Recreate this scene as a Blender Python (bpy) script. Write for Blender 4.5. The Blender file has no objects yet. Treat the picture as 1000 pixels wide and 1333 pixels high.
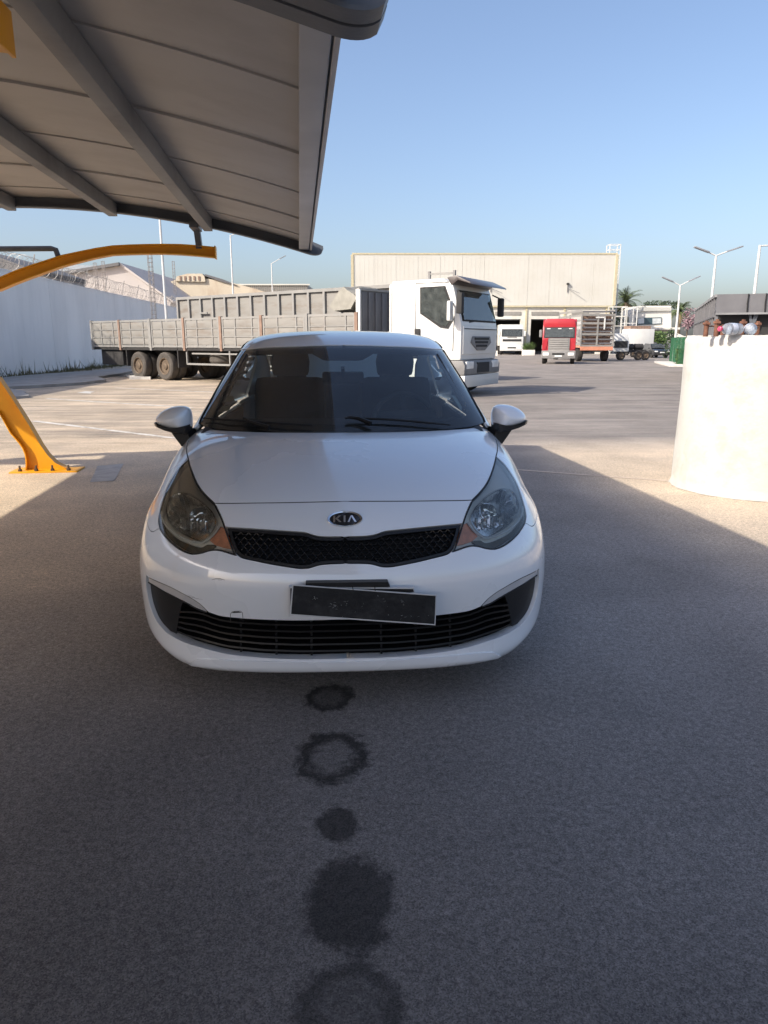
import bpy, bmesh, math, random
import numpy as np
from math import radians, sin, cos, tan, pi, atan2, sqrt
from mathutils import Vector, Matrix
from mathutils.bvhtree import BVHTree
from mathutils.geometry import delaunay_2d_cdt

scene = bpy.context.scene
random.seed(7)
COL = scene.collection
CH = 1.38                      # camera height
PITCH = radians(13.4)
UA = radians(6.6)              # the yard's grid is turned by this much

# ---------------------------------------------------------------- camera
cam_d = bpy.data.cameras.new("camera")
cam = bpy.data.objects.new("camera", cam_d); COL.objects.link(cam)
cam.location = (0, 0, CH)
cam.rotation_euler = (pi/2 - PITCH, 0, 0)
cam_d.sensor_fit = 'VERTICAL'; cam_d.sensor_height = 24.0
cam_d.lens = 24.0*930.0/1333.0
cam_d.clip_start = 0.05; cam_d.clip_end = 3000
scene.camera = cam

# ---------------------------------------------------------------- world and sun
SUNV = Vector((-(1.27*cos(UA)-0.63*sin(UA)), -(1.27*sin(UA)+0.63*cos(UA)), 1.0)).normalized()      # towards the sun
sun_el = math.asin(SUNV.z)
w = bpy.data.worlds.new("World"); scene.world = w; w.use_nodes = True
nt = w.node_tree
for n in list(nt.nodes): nt.nodes.remove(n)
out = nt.nodes.new('ShaderNodeOutputWorld'); bg = nt.nodes.new('ShaderNodeBackground')
sky = nt.nodes.new('ShaderNodeTexSky'); sky.sky_type = 'NISHITA'; sky.sun_disc = False
sky.sun_elevation = sun_el
sky.sun_rotation = atan2(SUNV.x, SUNV.y)
sky.altitude = 10; sky.air_density = 1.0; sky.dust_density = 3.2; sky.ozone_density = 4.0
tn = nt.nodes.new('ShaderNodeMix'); tn.data_type = 'RGBA'; tn.blend_type = 'MULTIPLY'; tn.inputs[0].default_value = 1.0
tn.inputs[7].default_value = (1.02, 0.925, 0.875, 1)      # a slightly warmer, hazier air
nt.links.new(sky.outputs[0], tn.inputs[6]); nt.links.new(tn.outputs[2], bg.inputs[0]); nt.links.new(bg.outputs[0], out.inputs[0])
bg.inputs[1].default_value = 0.106
sd = bpy.data.lights.new("sun", 'SUN'); so = bpy.data.objects.new("sun", sd); COL.objects.link(so)
sd.energy = 2.5; sd.angle = radians(0.6); sd.color = (1.0, 0.92, 0.80)
so.rotation_euler = SUNV.to_track_quat('Z', 'Y').to_euler()
so.location = (-20, -12, 20)
scene.view_settings.view_transform = 'Standard'
scene.view_settings.look = 'None'
scene.view_settings.exposure = 1.28
scene.view_settings.gamma = 1.0
scene.view_settings.use_curve_mapping = False
scene.render.engine = 'CYCLES'

# ---------------------------------------------------------------- measuring helpers
def ray(px, py):
    """direction of the sight line through a pixel of the 1000x1333 photograph"""
    cx = (px-500)/930.0; cy = (666.5-py)/930.0
    return Vector((cx, cos(PITCH)+cy*sin(PITCH), -sin(PITCH)+cy*cos(PITCH)))
def P(px, py, D):
    r = ray(px, py); return Vector((0, 0, CH)) + r*(D/r.y)
def G(px, py, z=0.0):
    r = ray(px, py); return Vector((0, 0, CH)) + r*((z-CH)/r.z)
def UV(p): return (p[0]*cos(UA)+p[1]*sin(UA), -p[0]*sin(UA)+p[1]*cos(UA))
def plane_uz(px, py, v):
    """point of the upright plane v = const, as (u, z)"""
    r = ray(px, py); ru, rv = UV(r)
    t = v/rv; return (ru*t, CH+r.z*t)

# ---------------------------------------------------------------- materials
MATS = {}
def pbr(name, col, rough=0.6, metal=0.0, coat=0.0, var=0.12, scale=4.0, bump=0.0, bscale=60.0,
        col2=None, mixlo=0.45, mixhi=0.7, mscale=1.5, spec=0.5, trans=0.0, ior=1.45, coatr=0.03, stretch=None, alpha=1.0):
    m = bpy.data.materials.new(name); m.use_nodes = True
    t = m.node_tree; b = t.nodes['Principled BSDF']
    tc = t.nodes.new('ShaderNodeTexCoord')
    vec = tc.outputs['Object']
    if stretch:
        mp = t.nodes.new('ShaderNodeMapping'); mp.inputs['Scale'].default_value = stretch
        t.links.new(vec, mp.inputs[0]); vec = mp.outputs[0]
    n = t.nodes.new('ShaderNodeTexNoise'); n.inputs['Scale'].default_value = scale; n.inputs['Detail'].default_value = 6
    t.links.new(vec, n.inputs['Vector'])
    mr = t.nodes.new('ShaderNodeMapRange'); mr.inputs[1].default_value = 0.3; mr.inputs[2].default_value = 0.7
    mr.inputs[3].default_value = 1-var; mr.inputs[4].default_value = 1+var
    t.links.new(n.outputs[0], mr.inputs[0])
    mul = t.nodes.new('ShaderNodeVectorMath'); mul.operation = 'SCALE'
    t.links.new(mr.outputs[0], mul.inputs['Scale'])
    if col2:
        n2 = t.nodes.new('ShaderNodeTexNoise'); n2.inputs['Scale'].default_value = mscale; n2.inputs['Detail'].default_value = 8
        n2.inputs['Roughness'].default_value = 0.65
        t.links.new(vec, n2.inputs['Vector'])
        m2 = t.nodes.new('ShaderNodeMapRange'); m2.inputs[1].default_value = mixlo; m2.inputs[2].default_value = mixhi
        t.links.new(n2.outputs[0], m2.inputs[0])
        mx = t.nodes.new('ShaderNodeMix'); mx.data_type = 'RGBA'
        t.links.new(m2.outputs[0], mx.inputs[0]); mx.inputs[6].default_value = (*col, 1); mx.inputs[7].default_value = (*col2, 1)
        t.links.new(mx.outputs[2], mul.inputs[0])
    else:
        mul.inputs[0].default_value = col
    t.links.new(mul.outputs[0], b.inputs['Base Color'])
    b.inputs['Metallic'].default_value = metal
    rr = t.nodes.new('ShaderNodeMapRange'); rr.inputs[3].default_value = max(0.02, rough*0.85); rr.inputs[4].default_value = min(1, rough*1.15)
    t.links.new(n.outputs[0], rr.inputs[0]); t.links.new(rr.outputs[0], b.inputs['Roughness'])
    b.inputs['Specular IOR Level'].default_value = spec
    b.inputs['IOR'].default_value = ior
    b.inputs['Coat Weight'].default_value = coat; b.inputs['Coat Roughness'].default_value = coatr
    b.inputs['Transmission Weight'].default_value = trans
    if bump:
        nb = t.nodes.new('ShaderNodeTexNoise'); nb.inputs['Scale'].default_value = bscale; nb.inputs['Detail'].default_value = 4
        t.links.new(vec, nb.inputs['Vector'])
        bp = t.nodes.new('ShaderNodeBump'); bp.inputs['Strength'].default_value = bump; bp.inputs['Distance'].default_value = 0.01
        t.links.new(nb.outputs[0], bp.inputs['Height']); t.links.new(bp.outputs[0], b.inputs['Normal'])
    MATS[name] = m
    return m
def glass_mat(name, tint, rough=0.02, opac=0.0, dirt=(0.3, 0.3, 0.3)):
    """thin sheet glass: tinted see-through plus mirror-like reflection"""
    m = bpy.data.materials.new(name); m.use_nodes = True
    t = m.node_tree
    for n in list(t.nodes): t.nodes.remove(n)
    o = t.nodes.new('ShaderNodeOutputMaterial')
    tr = t.nodes.new('ShaderNodeBsdfTransparent'); tr.inputs[0].default_value = (*tint, 1)
    gl = t.nodes.new('ShaderNodeBsdfGlossy'); gl.inputs['Roughness'].default_value = rough; gl.inputs[0].default_value = (1, 1, 1, 1)
    df = t.nodes.new('ShaderNodeBsdfDiffuse'); df.inputs[0].default_value = (*dirt, 1)
    fr = t.nodes.new('ShaderNodeFresnel'); fr.inputs[0].default_value = 1.55
    tc = t.nodes.new('ShaderNodeTexCoord'); nz = t.nodes.new('ShaderNodeTexNoise'); nz.inputs['Scale'].default_value = 6; nz.inputs['Detail'].default_value = 6
    t.links.new(tc.outputs['Object'], nz.inputs['Vector'])
    mr = t.nodes.new('ShaderNodeMapRange'); mr.inputs[1].default_value = 0.3; mr.inputs[2].default_value = 0.8; mr.inputs[3].default_value = opac*0.5; mr.inputs[4].default_value = opac*1.5
    t.links.new(nz.outputs[0], mr.inputs[0])
    m0 = t.nodes.new('ShaderNodeMixShader'); t.links.new(mr.outputs[0], m0.inputs[0]); t.links.new(tr.outputs[0], m0.inputs[1]); t.links.new(df.outputs[0], m0.inputs[2])
    mx = t.nodes.new('ShaderNodeMixShader'); t.links.new(fr.outputs[0], mx.inputs[0]); t.links.new(m0.outputs[0], mx.inputs[1]); t.links.new(gl.outputs[0], mx.inputs[2])
    t.links.new(mx.outputs[0], o.inputs[0])
    MATS[name] = m
    return m

# ---------------------------------------------------------------- object helpers
def link(o, parent=None):
    COL.objects.link(o)
    if parent is not None: o.parent = parent
    return o
def tag(o, label=None, cat=None, group=None, kind=None):
    if label: o['label'] = label
    if cat: o['category'] = cat
    if group: o['group'] = group
    if kind: o['kind'] = kind
    return o
def empty(name, loc, rz, label, cat, group=None):
    o = bpy.data.objects.new(name, None); o.empty_display_size = 0.3
    link(o); o.location = loc; o.rotation_euler = (0, 0, rz)
    return tag(o, label, cat, group)
def children(o): return [c for c in bpy.data.objects if c.parent == o]
def copy_tree(o, parent=None):
    ch = children(o)
    c = o.copy(); COL.objects.link(c)
    if parent is not None: c.parent = parent
    for k in ch: copy_tree(k, c)
    return c

class MB:
    """collects simple solids, links them as one mesh object"""
    def __init__(s): s.v = []; s.f = []
    def add(s, vs, fs):
        b = len(s.v); s.v += [tuple(p) for p in vs]; s.f += [tuple(i+b for i in f) for f in fs]; return s
    def box(s, c, d, rot=None):
        hx, hy, hz = d[0]/2, d[1]/2, d[2]/2
        vs = [Vector((x*hx, y*hy, z*hz)) for x in (-1, 1) for y in (-1, 1) for z in (-1, 1)]
        if rot is not None: vs = [rot @ q for q in vs]
        c = Vector(c)
        return s.add([q+c for q in vs], [(0, 1, 3, 2), (4, 6, 7, 5), (0, 4, 5, 1), (2, 3, 7, 6), (0, 2, 6, 4), (1, 5, 7, 3)])
    def tube(s, pts, r, n=8, cap=True, rads=None):
        pts = [Vector(p) for p in pts]; vs = []; fs = []
        up = Vector((0, 0, 1)); prev = None
        for i, p in enumerate(pts):
            d = (pts[min(i+1, len(pts)-1)]-pts[max(i-1, 0)]).normalized()
            a = prev if prev is not None else (up if abs(d.z) < .9 else Vector((1, 0, 0)))
            x = (a - d*a.dot(d)).normalized(); y = d.cross(x); prev = x
            rr = rads[i] if rads else r
            for k in range(n):
                t = 2*pi*k/n + pi/n
                vs.append(p + x*cos(t)*rr + y*sin(t)*rr)
        for i in range(len(pts)-1):
            for k in range(n):
                fs.append((i*n+k, i*n+(k+1) % n, (i+1)*n+(k+1) % n, (i+1)*n+k))
        if cap:
            fs.append(tuple(range(n-1, -1, -1))); fs.append(tuple((len(pts)-1)*n+k for k in range(n)))
        return s.add(vs, fs)
    def bar(s, a, b, w, h, up=(0, 0, 1)):
        """rectangular bar from a to b; w across, h along up"""
        a = Vector(a); b = Vector(b); d = (b-a); L = d.length; d.normalize()
        u = Vector(up); x = d.cross(u)
        if x.length < 1e-4: x = d.cross(Vector((1, 0, 0)))
        x.normalize(); z = x.cross(d)
        vs = []
        for p in (a, b):
            for (i, j) in ((-1, -1), (1, -1), (1, 1), (-1, 1)): vs.append(p + x*i*w/2 + z*j*h/2)
        return s.add(vs, [(3, 2, 1, 0), (4, 5, 6, 7), (0, 1, 5, 4), (1, 2, 6, 5), (2, 3, 7, 6), (3, 0, 4, 7)])
    def prism(s, poly, t0, t1, axis='x'):
        """closed polygon given as 2-D points, extruded along the axis from t0 to t1"""
        def mk(p, t):
            if axis == 'x': return (t, p[0], p[1])
            if axis == 'y': return (p[0], t, p[1])
            return (p[0], p[1], t)
        n = len(poly)
        vs = [mk(p, t0) for p in poly]+[mk(p, t1) for p in poly]
        fs = [tuple(range(n)), tuple(range(2*n-1, n-1, -1))]+[(i, i+n, (i+1) % n+n, (i+1) % n) for i in range(n)]
        return s.add(vs, fs)
    def lathe(s, prof, axis='z', c=(0, 0, 0), n=24):
        """profile of (radius, height) turned about the axis"""
        vs = []; fs = []; c = Vector(c)
        for (r, h) in prof:
            for k in range(n):
                a = 2*pi*k/n; x, y = r*cos(a), r*sin(a)
                if axis == 'z': q = (x, y, h)
                elif axis == 'x': q = (h, x, y)
                else: q = (x, h, y)
                vs.append(c+Vector(q))
        for i in range(len(prof)-1):
            for k in range(n): fs.append((i*n+k, i*n+(k+1) % n, (i+1)*n+(k+1) % n, (i+1)*n+k))
        fs.append(tuple(range(n))); fs.append(tuple((len(prof)-1)*n+k for k in range(n-1, -1, -1)))
        return s.add(vs, fs)
    def mesh(s, name, mat, smooth=False, bevel=0.0, ang=35):
        me = bpy.data.meshes.new(name); me.from_pydata(s.v, [], s.f)
        bm = bmesh.new(); bm.from_mesh(me)
        bmesh.ops.recalc_face_normals(bm, faces=bm.faces)
        if bevel:
            es = [e for e in bm.edges if len(e.link_faces) == 2 and e.calc_face_angle(0) > radians(30)]
            bmesh.ops.bevel(bm, geom=es, offset=bevel, segments=2, affect='EDGES', profile=0.6, clamp_overlap=True)
            smooth = True
        if smooth:
            for f in bm.faces: f.smooth = True
            for e in bm.edges:
                if len(e.link_faces) == 2 and e.calc_face_angle(0) > radians(ang): e.smooth = False
        bm.to_mesh(me); bm.free()
        me.materials.append(mat)
        return me
    def build(s, name, mat, parent=None, smooth=False, bevel=0.0, ang=35, loc=None):
        o = bpy.data.objects.new(name, s.mesh(name, mat, smooth, bevel, ang)); link(o, parent)
        if loc is not None: o.location = loc
        return o
def mesh_obj(name, vs, fs, mat, parent=None, smooth=False):
    m = MB(); m.add(vs, fs); return m.build(name, mat, parent, smooth)
# ================================================================ materials shared by the setting
M = MATS
pbr('rubber', (0.02, 0.02, 0.02), 0.8, var=0.15)
pbr('steel_dark', (0.095, 0.105, 0.12), 0.5, 0.0, var=0.15, scale=3, bump=0.1, col2=(0.13, 0.145, 0.165), mscale=2)
pbr('steel_grey', (0.24, 0.245, 0.25), 0.5, 0.0, var=0.12, scale=3, col2=(0.13, 0.13, 0.135))
pbr('steel_light', (0.50, 0.50, 0.50), 0.42, 0.0, var=0.1, scale=3)
pbr('canopy_sheet', (0.45, 0.435, 0.415), 0.6, var=0.05, scale=1.2, col2=(0.37, 0.35, 0.33), mixlo=0.45, mixhi=0.75, mscale=1.3, stretch=(1, 1.6, 1))
pbr('yellow_paint', (0.78, 0.36, 0.01), 0.42, var=0.08, scale=3, col2=(0.68, 0.29, 0.01), mscale=3, bump=0.05)
pbr('bolt_steel', (0.10, 0.07, 0.05), 0.6, 0.3)
pbr('wall_plaster', (0.84, 0.83, 0.81), 0.85, var=0.05, scale=0.5, col2=(0.74, 0.735, 0.72), mscale=0.9, mixlo=0.45, mixhi=0.75, bump=0.15, bscale=12, stretch=(1, 1, 0.3))
pbr('conc_white', (0.53, 0.52, 0.48), 0.85, var=0.04, scale=3, col2=(0.41, 0.385, 0.33), mixlo=0.5, mixhi=0.78, mscale=3.5, bump=0.55, bscale=26)
pbr('conc_grey', (0.36, 0.34, 0.31), 0.9, var=0.12, scale=2, col2=(0.27, 0.25, 0.22), bump=0.3, bscale=25)
pbr('rust', (0.17, 0.08, 0.05), 0.85, var=0.3, scale=25, col2=(0.12, 0.05, 0.03), mscale=12, bump=0.5)
pbr('white_line', (0.62, 0.59, 0.54), 0.8, var=0.1, scale=14, col2=(0.36, 0.32, 0.27), mixlo=0.46, mixhi=0.62, mscale=5)

def ground_material():
    m = bpy.data.materials.new('asphalt'); m.use_nodes = True
    t = m.node_tree; N = t.nodes; L = t.links; b = N['Principled BSDF']
    geo = N.new('ShaderNodeNewGeometry'); pos = geo.outputs['Position']
    def noise(scale, detail=4, rough=0.5, stretch=None, seed=0.0):
        n = N.new('ShaderNodeTexNoise'); n.inputs['Scale'].default_value = scale; n.inputs['Detail'].default_value = detail; n.inputs['Roughness'].default_value = rough
        mp = N.new('ShaderNodeMapping'); mp.inputs['Location'].default_value = (seed, seed*1.7, 0)
        if stretch: mp.inputs['Scale'].default_value = stretch
        mp.inputs['Rotation'].default_value = (0, 0, -UA)
        L.new(pos, mp.inputs[0]); L.new(mp.outputs[0], n.inputs['Vector']); return n.outputs[0]
    def rng(x, a, b_, c, d):
        r = N.new('ShaderNodeMapRange'); r.inputs[1].default_value = a; r.inputs[2].default_value = b_; r.inputs[3].default_value = c; r.inputs[4].default_value = d
        L.new(x, r.inputs[0]); return r.outputs[0]
    def math_(op, a, b_=None, clamp=False):
        n = N.new('ShaderNodeMath'); n.operation = op; n.use_clamp = clamp
        for i, x in enumerate((a, b_)):
            if x is None: continue
            if isinstance(x, (int, float)): n.inputs[i].default_value = x
            else: L.new(x, n.inputs[i])
        return n.outputs[0]
    def mix(f, c1, c2):
        n = N.new('ShaderNodeMix'); n.data_type = 'RGBA'
        if isinstance(f, (int, float)): n.inputs[0].default_value = f
        else: L.new(f, n.inputs[0])
        for i, c in ((6, c1), (7, c2)):
            if isinstance(c, tuple): n.inputs[i].default_value = (*c, 1)
            else: L.new(c, n.inputs[i])
        return n.outputs[2]
    sep = N.new('ShaderNodeSeparateXYZ'); L.new(pos, sep.inputs[0]); X, Y = sep.outputs[0], sep.outputs[1]
    # along-yard coordinate
    vv = math_('ADD', math_('MULTIPLY', X, -sin(UA)), math_('MULTIPLY', Y, cos(UA)))
    uu = math_('ADD', math_('MULTIPLY', X, cos(UA)), math_('MULTIPLY', Y, sin(UA)))
    # base: asphalt, getting dusty away from the parking bay
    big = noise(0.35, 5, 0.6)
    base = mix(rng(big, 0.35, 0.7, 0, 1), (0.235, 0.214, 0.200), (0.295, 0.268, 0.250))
    near_dark = math_('MULTIPLY', rng(math_('ADD', vv, math_('MULTIPLY', big, 1.5)), 4.2, 1.8, 0, 1), rng(math_('ADD', uu, math_('MULTIPLY', big, 1.2)), 3.2, 0.2, 0.45, 1))
    base = mix(near_dark, base, (0.135, 0.122, 0.114))  # darker base colour towards the camera and towards the left
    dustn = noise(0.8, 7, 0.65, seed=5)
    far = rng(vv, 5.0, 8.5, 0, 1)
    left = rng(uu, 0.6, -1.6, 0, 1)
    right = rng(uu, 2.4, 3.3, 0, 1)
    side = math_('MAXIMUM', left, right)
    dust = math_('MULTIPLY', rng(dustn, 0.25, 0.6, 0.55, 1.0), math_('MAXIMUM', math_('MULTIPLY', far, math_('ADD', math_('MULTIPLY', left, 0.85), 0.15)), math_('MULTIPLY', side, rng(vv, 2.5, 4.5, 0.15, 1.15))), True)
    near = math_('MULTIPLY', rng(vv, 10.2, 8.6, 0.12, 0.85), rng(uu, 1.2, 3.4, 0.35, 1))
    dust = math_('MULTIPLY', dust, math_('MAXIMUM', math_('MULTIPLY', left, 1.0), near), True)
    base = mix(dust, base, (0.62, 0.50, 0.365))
    # streaks of tyres across the lorry yard
    st = noise(1.0, 8, 0.7, (0.30, 2.0, 1), 3)
    yard = rng(vv, 9.3, 10.5, 0, 1)
    base = mix(math_('MULTIPLY', yard, rng(st, 0.40, 0.64, 0, 0.6), True), base, (0.095, 0.090, 0.086))
    st2 = noise(0.6, 6, 0.7, (0.25, 1.5, 1), 13)
    base = mix(math_('MULTIPLY', yard, rng(st2, 0.50, 0.66, 0, 0.6), True), base, (0.21, 0.19, 0.165))
    # worn and dusty patches
    pt1 = noise(1.3, 6, 0.62, seed=21); pt2 = noise(0.5, 5, 0.6, (1, .35, 1), 31)
    fp = math_('MULTIPLY', rng(pt1, 0.3, 0.7, 0.86, 1.14), rng(pt2, 0.3, 0.7, 0.88, 1.12))
    s0 = N.new('ShaderNodeVectorMath'); s0.operation = 'SCALE'; L.new(base, s0.inputs[0]); L.new(fp, s0.inputs['Scale']); base = s0.outputs[0]
    # aggregate
    vg = N.new('ShaderNodeTexVoronoi'); vg.inputs['Scale'].default_value = 300; L.new(pos, vg.inputs['Vector'])
    sg = N.new('ShaderNodeSeparateColor'); L.new(vg.outputs['Color'], sg.inputs[0]); ag = sg.outputs[0]; ag2 = noise(42, 4, 0.75, seed=2)
    f = math_('MULTIPLY', rng(ag, 0.0, 1.0, 0.60, 1.42), rng(ag2, 0.3, 0.7, 0.70, 1.32))
    sc = N.new('ShaderNodeVectorMath'); sc.operation = 'SCALE'; L.new(base, sc.inputs[0]); L.new(f, sc.inputs['Scale']); col = sc.outputs[0]
    vor = N.new('ShaderNodeTexVoronoi'); vor.inputs['Scale'].default_value = 75; L.new(pos, vor.inputs['Vector'])
    fleck = math_('MULTIPLY', rng(vor.outputs['Distance'], 0.22, 0.08, 0, 1), rng(noise(22, 2, 0.5, seed=8), 0.48, 0.62, 0, 0.75), True)
    col = mix(fleck, col, (0.26, 0.25, 0.24))
    # damp oil marks left in a row by leaking cars
    wob = noise(4.0, 6, 0.75, seed=1)
    wob2 = noise(26, 4, 0.8, seed=4)
    wv = math_('ADD', math_('MULTIPLY', math_('SUBTRACT', wob, 0.5), 1.5), math_('MULTIPLY', math_('SUBTRACT', wob2, 0.5), 0.75))
    tot = None
    for (px, py, rx, ry, ring, amt) in STAINS:
        dx = math_('MULTIPLY', math_('SUBTRACT', X, px), 1/rx); dy = math_('MULTIPLY', math_('SUBTRACT', Y, py), 1/ry)
        d = math_('SQRT', math_('ADD', math_('MULTIPLY', dx, dx), math_('MULTIPLY', dy, dy)))
        d = math_('ADD', d, wv)
        k = rng(d, 1.12, 0.86, 0, amt)
        if ring: k = math_('MULTIPLY', k, rng(d, 0.45, 0.78, ring, 1.0))
        tot = k if tot is None else math_('MAXIMUM', tot, k)
    dark = N.new('ShaderNodeVectorMath'); dark.operation = 'SCALE'; L.new(col, dark.inputs[0]); dark.inputs['Scale'].default_value = 0.20
    col = mix(tot, col, dark.outputs[0])
    # small spots and litter specks
    v2 = N.new('ShaderNodeTexVoronoi'); v2.inputs['Scale'].default_value = 2.3; L.new(pos, v2.inputs['Vector'])
    sp = rng(math_('ADD', v2.outputs['Distance'], math_('MULTIPLY', wob2, 0.03)), 0.032, 0.022, 0, 0.75)
    col = mix(sp, col, (0.02, 0.02, 0.022))
    L.new(col, b.inputs['Base Color'])
    L.new(rng(tot, 0, 1, 0.88, 0.7), b.inputs['Roughness'])
    b.inputs['Specular IOR Level'].default_value = 0.3
    bp = N.new('ShaderNodeBump'); bp.inputs['Strength'].default_value = 0.55; bp.inputs['Distance'].default_value = 0.006
    L.new(math_('ADD', ag, math_('MULTIPLY', ag2, 0.8)), bp.inputs['Height']); L.new(bp.outputs[0], b.inputs['Normal'])
    return m
STAINS = []
for (cx, cy, hw, top, bot, ring, amt) in [(428, 908, 30, 889, 927, .55, 1.0), (433, 986, 45, 950, 1022, .18, 1.0), (441, 1073, 27, 1052, 1096, False, .85),
                                (456, 1180, 58, 1118, 1246, False, .85), (455, 1300, 64, 1252, 1374, .5, .75)]:
    c = G(cx, cy); a = G(cx-hw, cy); b_ = G(cx+hw, cy); t_ = G(cx, top); o_ = G(cx, bot)
    STAINS.append((c.x, (t_.y+o_.y)/2, (b_.x-a.x)/2, (t_.y-o_.y)/2, ring, amt))
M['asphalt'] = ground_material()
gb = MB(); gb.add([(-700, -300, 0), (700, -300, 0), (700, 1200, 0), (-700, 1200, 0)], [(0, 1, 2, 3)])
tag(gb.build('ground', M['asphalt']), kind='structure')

def sheet_on_ground(name, pts, mat, z=0.004, jag=0.0, seed=1):
    rnd = random.Random(seed); out = []
    n = len(pts)
    for i in range(n):
        a = Vector(pts[i]); b = Vector(pts[(i+1) % n]); k = max(1, int((b-a).length/0.35)) if jag else 1
        for j in range(k):
            q = a.lerp(b, j/k)
            out.append((q.x+rnd.uniform(-jag, jag), q.y+rnd.uniform(-jag, jag), z))
    return mesh_obj(name, out, [tuple(range(len(out)))], mat)
def gp(*pp): return [(G(x, y).x, G(x, y).y, 0) for x, y in pp]
# painted bay lines, worn
def line_px(a, b, wdt, mat, seed):
    A = G(*a); B = G(*b); d = (B-A).normalized(); nrm = Vector((-d.y, d.x, 0))*wdt/2
    return tag(sheet_on_ground('parking_line', [A-nrm, B-nrm, B+nrm, A+nrm], M[mat], 0.004, 0.012, seed), kind='structure')
line_px((42, 548), (232, 571), 0.11, 'white_line', 1)
line_px((60, 519), (252, 531), 0.12, 'white_line', 2)
line_px((150, 505), (330, 513), 0.12, 'white_line', 6)
pbr('joint_dust', (0.55, 0.45, 0.36), 0.9, var=0.12, scale=14, col2=(0.32, 0.27, 0.23), mixlo=0.55, mixhi=0.7, mscale=6)
line_px((662, 611), (880, 627), 0.05, 'joint_dust', 3)
pbr('patch', (0.42, 0.40, 0.37), 0.85, var=0.1, scale=10, col2=(0.30, 0.28, 0.26), mscale=4, bump=0.2)
tag(sheet_on_ground('concrete_patch', gp((118, 628), (128, 607), (160, 604), (150, 626)), M['patch'], 0.004, 0.01, 4), kind='structure')
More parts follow.
